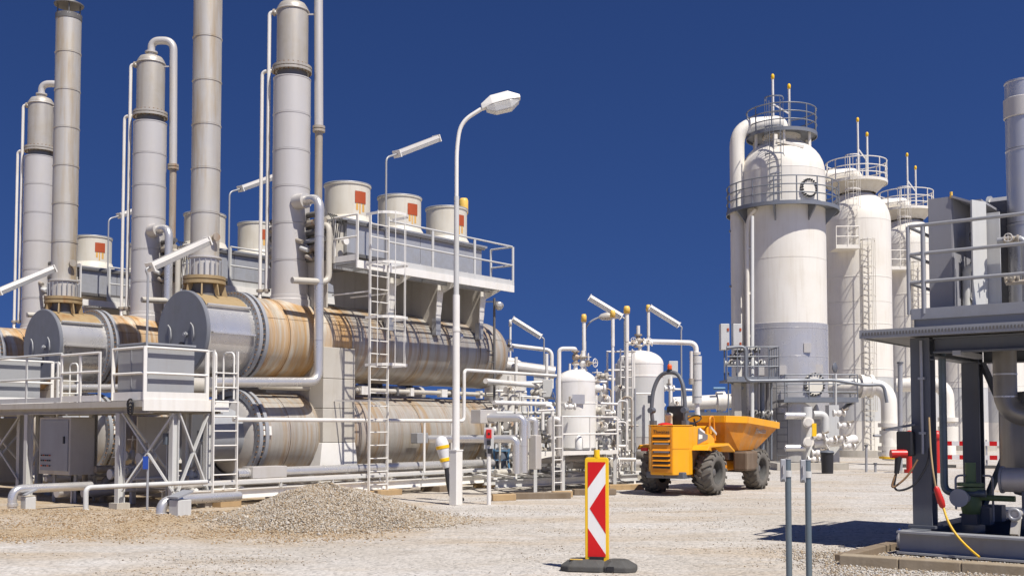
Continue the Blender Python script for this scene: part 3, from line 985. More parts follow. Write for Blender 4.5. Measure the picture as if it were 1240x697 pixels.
# ---- air cooler with fan rings, walkway and railing
T = Thing('air_cooler', 'air cooler with three cream fan rings above the nearest upper vessel', 'air cooler', U(2.7, BV, 4.5))
bx_ = [0.15, 1.4, 2.7, 4.0, 5.15]
for a, b in zip(bx_[:-1], bx_[1:]):
    T.part('cooler_panel', MB().box(a + 0.006, b - 0.006, -3.3, -0.85, 5.72, 6.50), 'galvanised_sheet', bevel=0.012)
T.part('header_box', MB().box(-0.35, 0.14, -3.25, -0.95, 5.62, 6.42), 'beige_steel', bevel=0.01)
T.part('roof_sheet', MB().box(-0.05, 5.3, -3.4, -0.78, 6.503, 6.56), 'galvanised')
for k in range(2):
    T.part('edge_channel', MB().box(0.1, 5.2, -0.84, -0.78, 5.66 + k * 0.78, 5.74 + k * 0.78), 'dark_steel')
for k in range(3):
    tc = 1.22 + 1.875 * k
    c = U(tc, BV, 0)
    fr = T.part('fan_ring', MB().lathe(c, ZX, [(0.50, 6.74), (0.575, 6.86), (0.575, 7.62), (0.60, 7.64), (0.60, 7.68), (0.55, 7.68), (0.55, 6.9)], 48), 'cream_paint')
    T.part('fan_inlet', MB().lathe(c, ZX, [(0.72, 6.56), (0.66, 6.72), (0.57, 6.87)], 48), 'cream_paint', fr)
    T.part('fan_rim', MB().ring(c + ZX * 7.68, ZX, 0.585, 0.022, 40, 6), 'galvanised', fr)
    m = MB()
    for i in range(6):
        q = math.pi * i / 3
        d = V((math.cos(q), math.sin(q), 0))
        m.obox(c + d * 0.30 + ZX * 7.2, d * 0.24, (d.cross(ZX) + ZX * 0.4).normalized() * 0.07, (ZX - d.cross(ZX) * 0.4).normalized() * 0.008)
    m.cyl(c + ZX * 7.1, c + ZX * 7.3, 0.09, n=12)
    T.part('fan_blades', m, 'galvanised', fr)
    # square warning plate on the curved wall, rust running from it
    for z0, z1, a0, a1, mt, rr in ((7.16, 7.46, -24, 8, 'red_plate', 0.586), (6.98, 7.155, -21, -15, 'stain_rust', 0.578), (6.90, 7.155, -12, -8, 'stain_rust', 0.578), (6.95, 7.155, -3, 4, 'stain_rust', 0.578)):
        m = MB()
        dq = 6
        for i in range(dq):
            q0, q1 = R(a0 + (a1 - a0) * i / dq), R(a0 + (a1 - a0) * (i + 1) / dq)
            e0 = BX * math.cos(q0) + AX * math.sin(q0)
            e1 = BX * math.cos(q1) + AX * math.sin(q1)
            P = [c + e0 * rr + ZX * z0, c + e1 * rr + ZX * z0, c + e1 * rr + ZX * z1, c + e0 * rr + ZX * z1]
            m.add(P, [(0, 1, 2, 3)], True)
        T.part('warning_plate' if mt == 'red_plate' else 'rust_run', m, mt, fr)
    for i in range(8):
        q = math.pi * i / 4
        d = V((math.cos(q), math.sin(q), 0))
    m = MB()
    for i in range(8):
        q = math.pi * i / 4 + 0.3
        d = V((math.cos(q), math.sin(q), 0))
        m.prism([c + d * 0.58 + ZX * 6.88, c + d * 0.71 + ZX * 6.57, c + d * 0.58 + ZX * 6.57], d.cross(ZX) * 0.01)
    T.part('fan_gussets', m, 'cream_paint', fr)
# transverse supports between vessel and cooler
for t in (1.75, 3.5, 5.25):
    P = [U(t, -3.5, 5.64), U(t, -0.45, 5.64), U(t, -0.45, 5.5), U(t, -0.92, 5.3), U(t, -1.05, 4.2), U(t, -2.95, 4.2), U(t, -3.1, 5.3), U(t, -3.5, 5.5)]
    sp = T.part('support_plate', MB().prism(P, AX * 0.04), 'beige_steel')
    T.part('support_flange', MB().prism([U(t - 0.10, -0.90, 5.36), U(t + 0.14, -0.90, 5.36), U(t + 0.10, -1.02, 4.25), U(t - 0.06, -1.02, 4.25)], BX * 0.025), 'white_paint', sp)
    T.part('foot_clamp', MB().box(t - 0.07, t + 0.11, -1.12, -0.97, 4.0, 4.45), 'galvanised', sp)
    T.part('bracket_arm', MB().prism([U(t + 0.05, -0.85, 5.58), U(t + 0.05, 0.0, 5.58), U(t + 0.05, 0.0, 5.42), U(t + 0.05, -0.85, 5.1)], AX * 0.02), 'white_paint', sp)
T.part('plenum', MB().box(0.2, 5.2, -3.1, -1.0, 5.645, 5.71), 'galvanised')
dk = T.part('walkway', MB().box(-0.35, 5.45, -0.76, -0.70, 5.28, 5.40), 'galvanised')
T.part('edge_beam', MB().box(-0.35, 5.45, 0.003, 0.05, 5.24, 5.42), 'white_paint', dk)
m = MB()
for i in range(116):                          # open bar grating
    t = -0.34 + 0.05 * i
    m.box(t, t + 0.006, -0.70, 0.0, 5.37, 5.40)
for i in range(6):
    m.box(-0.35, 5.45, -0.68 + 0.12 * i, -0.674 + 0.12 * i, 5.385, 5.402)
for i in range(5):
    m.box(0.2 + 1.2 * i, 0.26 + 1.2 * i, -0.70, 0.0, 5.28, 5.369)
T.part('grating_bars', m, 'galvanised', dk, kind='stuff')
railing(T, [U(0.62, 0.02, 5.42), U(5.43, 0.02, 5.42), U(5.43, -0.76, 5.42)], 1.06, 'light_grey_paint', post=0.07, rail=0.05, rails=(1.0, 0.52), spacing=1.6, toe=0.14)
railing(T, [U(-0.33, -0.76, 5.42), U(-0.33, 0.02, 5.42)], 1.06, 'white_paint', post=0.07, rail=0.05, rails=(1.0, 0.52), spacing=0.8, toe=0.14)
# header nozzles, pipes and gauges at the near end
for k in range(4):
    z = 6.25 - 0.22 * k
    m = MB().tube([U(-0.3, -1.9 + 0.2 * k, z), U(-0.75, -1.9 + 0.2 * k, z), U(-0.75, -1.6 + 0.2 * k, z - 0.1)], 0.05, 8, bend=0.1)
    flange(m, U(-0.55, -1.9 + 0.2 * k, z), AX, 0.09, 0.02)
    T.part('header_nozzle', m, 'rusty_pipe' if k % 2 else 'light_grey_paint')
for k, (z, r_, mt) in enumerate(((6.62, 0.07, 'dark_steel'), (6.42, 0.09, 'rusty_pipe'), (6.2, 0.08, 'dark_steel'), (6.0, 0.06, 'light_grey_paint'), (5.8, 0.1, 'rusty_pipe'), (5.56, 0.07, 'dark_steel'))):
    m = MB().tube([U(-0.45, -0.95, z), U(-0.45, -2.9, z)], r_, 10)
    flange(m, U(-0.45, -1.15, z), BX, r_ * 1.6, 0.025)
    flange(m, U(-0.45, -1.9, z), BX, r_ * 1.6, 0.025)
    T.part('header_pipe', m, mt)
T.part('end_frame', MB().box(-0.42, -0.36, -3.2, -0.85, 5.0, 5.5), 'beige_steel')
T.part('end_panel', MB().box(-0.34, -0.30, -3.0, -1.0, 4.4, 5.6), 'beige_steel')
T.part('inlet_pipe', MB().tube([U(-0.5, -1.1, 6.3), U(-0.5, -0.75, 6.3), U(-0.5, -0.75, 4.95), U(-1.5, -0.85, 4.9)], 0.075, 12, bend=0.2), 'beige_steel')
m = MB().cyl(U(0.0, -0.78, 5.98), U(0.0, -0.70, 5.98), 0.09, n=18)
T.part('pressure_gauge', m, 'white_paint')
m = MB()
for k in range(5):
    m.tube([U(-0.4 + 0.06 * k, -0.9, 6.6), U(-0.42 + 0.07 * k, -0.72, 6.45), U(-0.45 + 0.05 * k, -0.7, 6.1 - 0.05 * k)], 0.012, 6, bend=0.1)
T.part('cable_bundle', m, 'black_plastic')
rowcopies(T, ['air cooler with cream fan ring behind the second chimney, second row', 'air cooler glimpsed at the picture edge, third row'], group='air coolers')

yp = ub(561.5, 240, -3.4)
YV = Thing('vent_post', 'white vent post with yellow cap behind the farthest fan ring', 'vent pipe', V((yp.x, yp.y, 0)))
YV.part('post', MB().cyl(V((yp.x, yp.y, 0)), yp, 0.07, n=12), 'white_pipe')
YV.part('vent_cap', MB().soft(yp - ZX * 0.50, ZX, [(0.07, 0), (0.13, 0.0), (0.14, 0.05), (0.14, 0.42), (0.11, 0.49), (0.001, 0.5)], 18), 'cap_yellow')
# ---- caged ladder up to the nearest cooler
lb = U(-0.14, 0.25, 0)
T = Thing('caged_ladder', 'tall white caged ladder up to the cooler walkway beside the street lamp', 'ladder', lb)
ladder(T, lb, AX, 6.5, 0.58, 'white_paint', 0.3, z0=0.02)
cage(T, lb, AX, BX, 0.58, 2.95, 6.5, (3.0, 4.08, 5.32, 6.45), 'white_paint', 0.72, 4)
for z in (2.2, 4.7):
    for k in (0, 1):
        T.part('stand_off', MB().bar(lb + AX * 0.58 * k + ZX * z, U(-0.14 + 0.58 * k, -1.02, z), 0.03), 'white_paint')
tube_light('tube light on tall bent pole above the caged ladder', U(0.51, 0.1, 5.42), ub(477, 188, 0.1), ub(529, 168, 0.1))
for k, lbl in ((1, 'tube light on bent pole above the second cooler walkway'), (2, 'tube light on bent pole beside the white vent pipes, third cooler')):
    tube_light(lbl, U(0.51, 0.1 - SP * k, 5.42), ub(477, 188, 0.1) + OFF[k], ub(529, 168, 0.1) + OFF[k])
# floodlight mast at the far end of the row
fm = ub(598.5, 500, -1.0)
fm.z = 0
T = Thing('floodlight_mast', 'dark thin mast with round floodlight at the far end of the vessels', 'lamp', fm)
T.part('mast', MB().cyl(fm, fm + ZX * 5.2, 0.035, n=8), 'dark_steel')
T.part('cross_arm', MB().bar(fm + ZX * 5.1 - V((0.3, 0, 0)), fm + ZX * 5.1 + V((0.15, 0, 0)), 0.03), 'dark_steel')
T.part('floodlight', MB().soft(fm + V((0.13, -0.1, 4.98)), V((0.35, -0.75, -0.5)), [(0.001, -0.15), (0.08, -0.10), (0.12, 0.02), (0.125, 0.05), (0.001, 0.07)], 20), 'aluminium')
m = MB()
for k in range(9):
    m.bar(fm + ZX * (1.3 + 0.3 * k), fm + ZX * (1.3 + 0.3 * k) - AX * 0.3, 0.02)
T.part('step_irons', m, 'dark_steel')
# ================================================================ raised service platforms in front of the rows
T = Thing('service_platform', 'raised steel platform with grey wind box, railing and ladder, nearest row', 'platform', U(-4.9, -1, 0))
T.part('deck', MB().box(-5.73, -3.85, -5.9, 0.0, 2.02, 2.07), 'galvanised')
T.part('edge_beam', MB().box(-5.78, -5.735, -5.9, 0.0, 1.97, 2.09), 'beige_steel')
T.part('edge_beam', MB().box(-5.78, -3.85, 0.003, 0.05, 1.90, 2.12), 'white_paint')
T.part('under_beam', MB().ibeam(U(-5.6, -5.9, 1.93), U(-5.6, -0.02, 1.93), 0.16, 0.12), 'beige_steel')
T.part('under_beam', MB().ibeam(U(-4.0, -5.9, 1.93), U(-4.0, -0.02, 1.93), 0.16, 0.12), 'beige_steel')
for b in (-0.2, -1.0, -3.4):
    T.part('cross_beam', MB().ibeam(U(-5.5, b, 1.94), U(-4.06, b, 1.94), 0.14, 0.10), 'beige_steel')
for (t, b) in ((-5.62, -0.98), (-5.0, -0.12), (-4.22, -0.12), (-4.1, -1.0), (-5.6, -4.6), (-4.1, -4.6)):
    lg = T.part('leg', MB().ibeam(U(t, b, 0.12), U(t, b, 1.86), 0.15, 0.13, up=AX), 'light_grey_paint')
    T.part('foot_plate', MB().box(t - 0.14, t + 0.14, b - 0.14, b + 0.14, 0.0, 0.12), 'concrete', lg)
def xbrace(p, q, z0, z1):
    for a, b in ((z0, z1), (z1, z0)):
        T.part('brace', MB().bar(V((p.x, p.y, a)), V((q.x, q.y, b)), 0.075, 0.03), 'light_grey_paint')
xbrace(U(-5.66, -0.86, 0), U(-5.05, -0.06, 0), 0.35, 1.86)
xbrace(U(-4.95, -0.04, 0), U(-4.28, -0.04, 0), 0.35, 1.86)
xbrace(U(-5.5, -1.05, 0), U(-4.2, -1.08, 0), 0.35, 1.86)
T.part('wall_sheet', MB().box(-4.95, -4.2, -1.5, -1.45, 0.3, 1.8), 'beige_steel')
wb = T.part('wind_box', MB().box(-5.68, -4.6, -1.02, -0.06, 2.07, 3.16), 'box_grey', bevel=0.01)
T.part('wind_box_rim', MB().box(-5.70, -4.58, -1.04, -0.04, 3.163, 3.2), 'grey_paint', wb)
T.part('wind_box_seam', MB().box(-5.69, -5.681, -0.55, -0.53, 2.1, 3.15), 'grey_paint', wb)
railing(T, [U(-4.36, 0.03, 2.1), U(-5.75, 0.03, 2.1), U(-5.75, -1.06, 2.1)], 1.02, 'white_paint', post=0.07, rail=0.05, rails=(0.98, 0.5), spacing=1.4, toe=0.16)
railing(T, [U(-5.75, -1.55, 2.1), U(-5.75, -3.0, 2.1)], 0.98, 'white_paint', post=0.07, rail=0.05, rails=(0.98, 0.6), spacing=0.72, toe=0.12)
railing(T, [U(-4.1, -1.5, 2.1), U(-4.1, -3.4, 2.1)], 0.9, 'white_paint', post=0.06, rail=0.045, rails=(0.98, 0.5), spacing=0.62, toe=0.1)
railing(T, [U(-5.75, -3.0, 2.1), U(-5.75, -5.9, 2.1)], 1.0, 'light_grey_paint', post=0.06, rail=0.05, rails=(1.0, 0.5), spacing=1.4, toe=0.1)
ladder(T, U(-4.28, 0.13, 0), AX, 3.12, 0.57, 'white_paint', 0.29, z0=0.1)
for t in (-4.20, -3.77):
    T.part('grab_rail', MB().tube([U(t, 0.1, 2.15), U(t, 0.1, 3.1), U(t, -0.25, 3.1), U(t, -0.25, 2.15)], 0.02, 8, bend=0.12), 'white_paint')
m = MB()
for k in range(3):
    m.ring(U(-5.83, -0.32, 2.02 - 0.06 * k), AX, 0.10 - 0.01 * k, 0.018, 16, 6)
T.part('cable_coil', m, 'black_plastic')
rowcopies(T, ['raised steel platform with grey wind box at the picture edge, second row'], skip=('cable_coil',), group='raised service platforms')

# control cabinet hung below the platform
c0, c1 = tb(ut(48, 505, -5.55)), tb(ut(84, 575, -5.55))
b0, b1, z0, z1 = c0[1], c1[1], c1[2], c0[2]
T = Thing('control_cabinet', 'grey control cabinet with dark instrument door under the platform', 'cabinet', U(-5.4, (b0 + b1) / 2, z0))
T.part('casing', MB().box(-5.55, -5.0, b0, b1, z0, z1), 'beige_steel', bevel=0.012)
dr = T.part('door', MB().box(-5.575, -5.552, b0 + 0.10, b1 - 0.05, z0 + 0.08, z1 - 0.06), 'grey_paint')
T.part('door_handle', MB().box(-5.60, -5.576, b1 - 0.2, b1 - 0.16, (z0 + z1) / 2 + 0.05, (z0 + z1) / 2 + 0.2), 'black_plastic', dr)
for r_ in range(3):
    for k in range(5):
        b = b0 + 0.18 + k * 0.085
        z = z0 + 0.18 + r_ * 0.11
        T.part('indicator', MB().cyl(U(-5.60, b, z), U(-5.574, b, z), 0.016, n=8), 'red_plate' if (k + r_) % 3 == 0 else 'black_plastic', dr)
for b in (b0 + 0.2, b1 - 0.2):
    T.part('leg', MB().bar(U(-5.3, b, 0.0), U(-5.3, b, z0), 0.06), 'grey_paint')
m = MB()
for k in range(4):
    m.tube([U(-5.3, b1 - 0.2 - 0.05 * k, z0), U(-5.3, b1 - 0.2 - 0.06 * k, z0 - 0.25), U(-5.1, b1 + 0.1 - 0.05 * k, 0.1)], 0.014, 6, bend=0.12)
T.part('cables', m, 'black_plastic')
T = Thing('low_pipework', 'tangle of low pipes and small boxes under the nearest platform', 'pipework', U(-4.7, -1.5, 0))
rnd = random.Random(11)
for k in range(12):
    b, z = rnd.uniform(-3.6, -0.3), rnd.uniform(0.2, 0.75)
    t0, t1 = rnd.uniform(-5.4, -4.6), rnd.uniform(-3.9, -2.6)
    r_ = rnd.choice((0.03, 0.045, 0.06, 0.08))
    mt = rnd.choice(('white_pipe', 'aluminium_matt', 'beige_steel', 'rusty_pipe'))
    P = [U(t0, b, z), U(t1, b, z)] if k % 2 else [U(t0, b, 0.0), U(t0, b, z), U(t1, b, z)]
    T.part('pipe_run', MB().tube(P, r_, 10, bend=r_ * 2.5), mt)
for k in range(6):
    valve(T, U(rnd.uniform(-5.2, -4.0), rnd.uniform(-3.0, -0.4), rnd.uniform(0.3, 1.0)), AX, 0.9, k % 3 == 0, ZX, mat='light_grey_paint')
for t, b, z in ((-5.1, -0.35, 1.25), (-4.95, -0.3, 0.95), (-4.35, -0.3, 1.3)):
    T.part('switch_box', MB().box(t, t + 0.14, b, b + 0.1, z, z + 0.22), 'filter_grey')
    T.part('conduit', MB().tube([U(t + 0.07, b + 0.05, z), U(t + 0.07, b + 0.05, 0.05)], 0.018, 6), 'galvanised')
# small things at the foot of the platforms
p = gnd(178, 629)
T = Thing('marker_post', 'thin grey post with small blue plate in the soil', 'sign post', p)
T.part('post', MB().cyl(p, V((p.x, p.y, 1.05)), 0.022, n=8), 'galvanised')
T.part('plate', MB().obox(V((p.x - 0.03, p.y - 0.03, 0.98)), V((0.045, 0, 0)), V((0, 0.008, 0)), V((0, 0, 0.11))), 'blue_plate')
def stub(label, px, py, top, dx, r=0.085, mat='aluminium'):
    p = gnd(px, py)
    q = at(px, top, p.y)
    T = Thing('pipe_stub', label, 'pipe', p, 'bent pipe stubs rising from the soil')
    e = V((q.x, q.y, q.z))
    T.part('pipe_run', MB().tube([p - ZX * 0.15, e, e + AX * dx], r, 14, bend=r * 2.4, seg=8), mat)
    T.part('collar', MB().lathe(p + ZX * 0.1, ZX, [(r, -0.01), (r + 0.012, 0), (r + 0.012, 0.05), (r, 0.06)], 16), mat)
    return T
stub('fat silver pipe stub bending away beside the concrete box', 195, 632, 606, 1.6)
stub('fat silver pipe stub bending away at the left picture edge', 15, 619, 592, 1.6)
stub('thin white pipe stub bending away below the control cabinet', 104, 627, 590, 2.5, 0.045, 'light_grey_paint')
for px, py, w, h, lbl in ((218, 632, 0.26, 0.50, 'small concrete junction box with sloped lid beside the pipe stub'), (34, 618, 0.2, 0.36, 'small concrete junction box near the left picture edge')):
    p = gnd(px, py)
    T = Thing('junction_box', lbl, 'box', p)
    T.part('box', MB().obox(p + ZX * (h * 0.4 - 0.04), AX * w * 0.5, BX * w * 0.5, ZX * (h * 0.44)), 'light_grey_paint', bevel=0.01)
    P = [p + AX * w * i + BX * w * j + ZX * (h * 0.805 + (0.1 if i > 0 else 0)) for i, j in ((-0.58, -0.58), (0.58, -0.58), (0.58, 0.58), (-0.58, 0.58))]
    T.part('lid', MB().prism(P, ZX * 0.03), 'grey_paint')
for b, z, r, mt, lbl in ((-1.45, 2.50, 0.06, 'beige_steel', 'beige pipe squeezed between the two nearest vessels'), (-4.35, 2.56, 0.24, 'aluminium_matt', 'fat grey pipe behind the gap between the nearest vessels'), (-4.2, 2.15, 0.12, 'rusty_pipe', 'rusty pipe behind the gap between the nearest vessels')):
    T = pipe('gap_pipe', lbl, [U(-1.9, b, z), U(6.4, b, z)], r, mt, group='pipes between the vessels')
    for t, w in ((0.9, 0.05), (1.15, 0.3), (2.4, 0.06), (2.9, 0.12), (4.1, 0.22), (4.5, 0.05), (5.7, 0.1)):
        T.part('clamp', MB().box(t, t + w, b - r - 0.03, b + r + 0.03, z - r - 0.05, z + r + 0.04), 'white_pipe' if r < 0.1 and w > 0.08 else 'dark_steel')
# bundles of pipe lying on the ground below the rows
for k, (b, z, r, t0, t1, lbl) in enumerate(((-2.9, 0.22, 0.09, -5.3, 5, 'grey pipe lying low behind the platform legs'), (-3.4, 0.24, 0.12, -5.6, 4, 'wide grey pipe lying low under the platform'), (-4.6, 0.45, 0.06, -5.2, 4, 'thin white pipe under the control cabinet'), (-8.6, 0.25, 0.11, -5.5, 4, 'grey pipe lying below the second vessel'))):
    pipe('ground_pipe', lbl, [U(t0, b, z), U(t1, b, z)], r, 'aluminium_matt' if k != 2 else 'white_pipe', group='pipes lying below the platforms')

# ================================================================ skid and pipes along the nearest row
T = Thing('vessel_skid', 'long low steel skid on timber blocks under the nearest vessels', 'skid', U(2, -1, 0))
for b, mt in ((0.02, 'white_paint'), (-0.5, 'beige_steel'), (-3.4, 'beige_steel')):
    T.part('skid_beam', MB().ibeam(U(-5.0, b, 0.24), U(8.5, b, 0.24), 0.2, 0.14), mt)
for k in range(12):
    t = -4.6 + 1.1 * k
    T.part('cross_member', MB().bar(U(t, 0.06, 0.36), U(t, -3.4, 0.36), 0.09, 0.03), 'white_paint')
T.part('upper_angle', MB().bar(U(-4.5, 0.12, 0.46), U(8.5, 0.12, 0.46), 0.05, 0.05), 'light_grey_paint')
for k in range(9):
    t = -4.0 + 1.45 * k
    T.part('angle_post', MB().bar(U(t, 0.12, 0.33), U(t, 0.12, 0.46), 0.04), 'light_grey_paint')
for k, (t, L_) in enumerate(((-4.2, 0.5), (-2.6, 0.5), (-1.0, 1.9), (2.2, 0.6), (4.2, 1.3), (6.6, 0.6))):
    T.part('timber_block', MB().box(t, t + L_, -0.35, 0.30, 0.0, 0.135), 'timber' if k % 2 == 0 else 'timber_dark', bevel=0.012)
rw = [U(-3.4, -0.30, 0.62), U(4.95, -0.30, 0.62)]
T = pipe('row_pipe', 'thick silver pipe along the foot of the lower vessel', rw, 0.115, 'aluminium', bands=1.2)
T.part('end_box', MB().box(-3.1, -2.2, -0.48, -0.12, 0.52, 0.76), 'aluminium_matt', bevel=0.01)
pipe('row_pipe', 'thinner silver pipe below the thick one by the lower vessel', [U(-5.0, -0.12, 0.45), U(4.6, -0.12, 0.45)], 0.065, 'aluminium_matt')
hp_ = [U(-3.75, 0.06, 1.76), ub(562, 512, 0.06), ub(566, 448, 0.06), U(14.0, 0.06, tb(ub(566, 448, 0.06))[2])]
hz = tb(hp_[1])
T = pipe('white_line', 'thin white pipe running in front of the vessels and stepping up', [U(-3.75, 0.06, 1.74), U(hz[0], 0.06, 1.74), U(hz[0], 0.06, tb(hp_[2])[2]), U(13.5, 0.06, tb(hp_[2])[2])], 0.045, 'white_pipe', bend=0.12)
for t in (1.9, 2.9, 4.4):
    T.part('support', MB().cyl(U(t, 0.06, 0.45), U(t, 0.06, 1.7), 0.03, n=8), 'white_pipe')
for px, lbl in ((508, 'small grey actuator box on the lower vessel'),):
    p = ub(px, 530, -0.75)
    t, b, z = tb(p)
    T = Thing('actuator_box', lbl, 'box', p)
    T.part('casing', MB().box(t - 0.2, t + 0.2, b - 0.12, b + 0.12, z - 0.13, z + 0.13), 'galvanised', bevel=0.015)
    T.part('coupling', MB().cyl(U(t + 0.2, b, z), U(t + 0.45, b, z), 0.07, n=12), 'galvanised')
pipe('drop_pipe', 'silver pipe along the lower vessel turning down behind the grey filter', [at(521, 531, 25.2), at(625.5, 531, 24.6), at(625.5, 573, 24.6)], 0.095, 'aluminium', bend=0.16, bands=0.9)
T = pipe('drop_pipe', 'silver pipe at vessel mid height turning down beside the shorter one', [at(590, 505, 24.9), at(634, 505.5, 24.7), at(634, 572, 24.7)], 0.10, 'aluminium', bend=0.16, bands=0.8)
T.part('connection_box', MB().obox(at(586, 504, 24.95), AX * 0.30, BX * 0.15, ZX * 0.16), 'aluminium_matt', bevel=0.015)
T = pipe('drop_pipe', 'short silver goose-neck pipe with square sleeve', [at(639, 530, 25), at(639, 508, 25), at(648, 508, 25), at(648, 566, 25)], 0.085, 'aluminium', bend=0.12)
T.part('sleeve', MB().obox(at(648, 547, 25), AX * 0.11, BX * 0.11, ZX * 0.40), 'aluminium_matt', bevel=0.02)
pipe('drop_pipe', 'grey goose-neck pipe left of the skid ladder', [at(666, 525, 25.8), at(666, 507, 25.8), at(678, 508, 25.8), at(678, 550, 25.8)], 0.085, 'aluminium_matt', bend=0.14)
# filter, wrapped valve, call post
p = gnd(607, 588)
T = Thing('filter_vessel', 'dark grey upright cartridge filter with blue lines beside it', 'filter', p)
T.part('body', MB().soft(p, ZX, [(0.001, 0.28), (0.13, 0.28), (0.14, 0.32), (0.14, 1.0), (0.12, 1.04), (0.001, 1.05)], 20), 'filter_grey')
for q in (-1, 1):
    T.part('hose', MB().tube([p + V((0.2 * q, 0, 0.05)), p + V((0.23 * q, -0.03, 0.4)), p + V((0.17 * q, 0.02, 0.7)), p + V((0.21 * q, 0, 1.0))], 0.03, 8, bend=0.2), 'blue_pipe')
for z in (0.42, 0.7, 0.95):
    T.part('clamp', MB().bar(p + V((-0.2, 0.0, z)), p + V((0.2, 0.0, z)), 0.3, 0.03, side=V((0, 1, 0))), 'blue_pipe')
T.part('leg', MB().bar(p + ZX * 0.0, p + ZX * 0.3, 0.08), 'dark_steel')
T.part('blue_valve', MB().soft(p + V((0.5, 0.1, 0.22)), ZX, [(0.001, 0), (0.09, 0.02), (0.1, 0.1), (0.05, 0.18), (0.001, 0.2)], 14), 'blue_pipe')
T.part('base_strip', MB().bar(p + V((-0.3, 0.05, 0.03)), p + V((0.7, 0.1, 0.03)), 0.2, 0.06, side=V((0, 1, 0))), 'light_grey_paint')
p = at(536, 546, 23.2)
T = Thing('wrapped_valve', 'valve wrapped in white plastic with yellow tape beside the street lamp', 'valve', p - ZX * 0.4)
T.part('wrap', MB().soft(p - ZX * 0.36 + V((0.08, 0, 0)), V((-0.18, 0, 1)), [(0.06, 0), (0.09, 0.08), (0.10, 0.2), (0.13, 0.36), (0.15, 0.52), (0.11, 0.66), (0.04, 0.7)], 14), 'plastic_wrap')
for h_ in (0.14, 0.42):
    r_ = 0.105 if h_ < 0.3 else 0.142
    T.part('tape', MB().lathe(p - ZX * 0.36 + V((0.08, 0, 0)), V((-0.18, 0, 1)), [(r_, h_), (r_ + 0.006, h_ + 0.01), (r_ + 0.010, h_ + 0.07), (r_, h_ + 0.08)], 14), 'sign_yellow')
T.part('hose', MB().tube([p - ZX * 0.32 + V((0.08, 0, 0)), p - ZX * 0.7 + V((0.12, 0, 0)), V((p.x + 0.2, p.y, 0.02)), V((p.x + 0.45, p.y - 0.2, 0.03))], 0.05, 10, bend=0.2), 'black_plastic')
p = gnd(592, 611)
T = Thing('call_point', 'white post carrying a grey alarm box with red front', 'alarm post', p)
T.part('post', MB().cyl(p, p + ZX * 1.25, 0.045, n=10), 'white_pipe')
T.part('back_plate', MB().obox(p + ZX * 1.36, V((0.10, 0, 0)), V((0, 0.025, 0)), V((0, 0, 0.22))), 'light_grey_paint', bevel=0.006)
T.part('alarm_box', MB().obox(p + V((0.0, -0.06, 1.45)), V((0.055, 0, 0)), V((0, 0.035, 0)), V((0, 0, 0.09))), 'red_plastic', bevel=0.006)
T.part('button', MB().cyl(p + V((0.0, -0.10, 1.45)), p + V((0, -0.09, 1.45)), 0.025, n=12), 'black_plastic')
T.part('clip', MB().obox(p + V((0.02, -0.04, 1.1)), V((0.05, 0, 0)), V((0, 0.03, 0)), V((0, 0, 0.05))), 'black_plastic')
T.part('switch', MB().obox(p + V((0.0, -0.05, 1.27)), V((0.04, 0, 0)), V((0, 0.03, 0)), V((0, 0, 0.05))), 'black_plastic')

# ================================================================ street lamp
p = gnd(552, 611)
T = Thing('street_lamp', 'tall white street lamp with curved arm and square base box', 'street lamp', p)
T.part('base_box', MB().obox(p + ZX * 0.55, AX * 0.098, BX * 0.098, ZX * 0.55), 'white_paint', bevel=0.012)
T.part('base_lid', MB().obox(p + ZX * 1.115, AX * 0.106, BX * 0.106, ZX * 0.015), 'white_paint')
T.part('lower_pole', MB().cyl(p + ZX * 1.12, p + ZX * 4.3, 0.078, 0.072, n=16), 'white_paint')
T.part('pole_joint', MB().cyl(p + ZX * 3.55, p + ZX * 3.62, 0.084, n=16), 'white_paint')
sh0 = at(553, 178, p.y)
T.part('upper_pole', MB().cyl(p + ZX * 4.28, V((p.x, p.y, 6.35)), 0.058, 0.052, n=14), 'light_grey_paint')
tip = at(586, 130, p.y)
arm = [V((p.x, p.y, 6.3)), V((p.x, p.y, 7.35)), V((p.x + 0.08, p.y, 7.9)), tip]
T.part('curved_arm', MB().tube(arm, 0.042, 10, bend=0.45, seg=8), 'white_paint')
hd = (at(612, 122, p.y) - tip).normalized()
hd = V((math.cos(R(14)), 0, math.sin(R(14))))
sd = V((0, 1, 0))
up = hd.cross(sd) * -1
up = V((-math.sin(R(14)), 0, math.cos(R(14))))
def sect(x, w, zb, zt, wt):
    c = tip + hd * x
    return [c + sd * -w + up * zb, c + sd * w + up * zb, c + sd * wt + up * zt, c + sd * -wt + up * zt]
def loft(secs):
    m = MB()
    n = len(secs[0])
    m.add([q for s_ in secs for q in s_], [(k * n + i, k * n + (i + 1) % n, (k + 1) * n + (i + 1) % n, (k + 1) * n + i) for k in range(len(secs) - 1) for i in range(n)] + [tuple(range(n))[::-1], tuple(range((len(secs) - 1) * n, len(secs) * n))])
    return m
hd_ = T.part('lamp_head', loft([sect(-0.05, 0.07, -0.05, 0.07, 0.05), sect(0.18, 0.15, -0.01, 0.19, 0.09), sect(0.55, 0.18, -0.01, 0.19, 0.11), sect(0.78, 0.12, -0.01, 0.07, 0.07)]), 'white_paint', bevel=0.012)
T.part('lamp_lens', loft([sect(0.03, 0.09, -0.10, -0.02, 0.10), sect(0.22, 0.13, -0.19, -0.013, 0.15), sect(0.55, 0.14, -0.19, -0.013, 0.17), sect(0.74, 0.08, -0.08, -0.013, 0.11)]), 'lamp_lens', hd_, bevel=0.02)
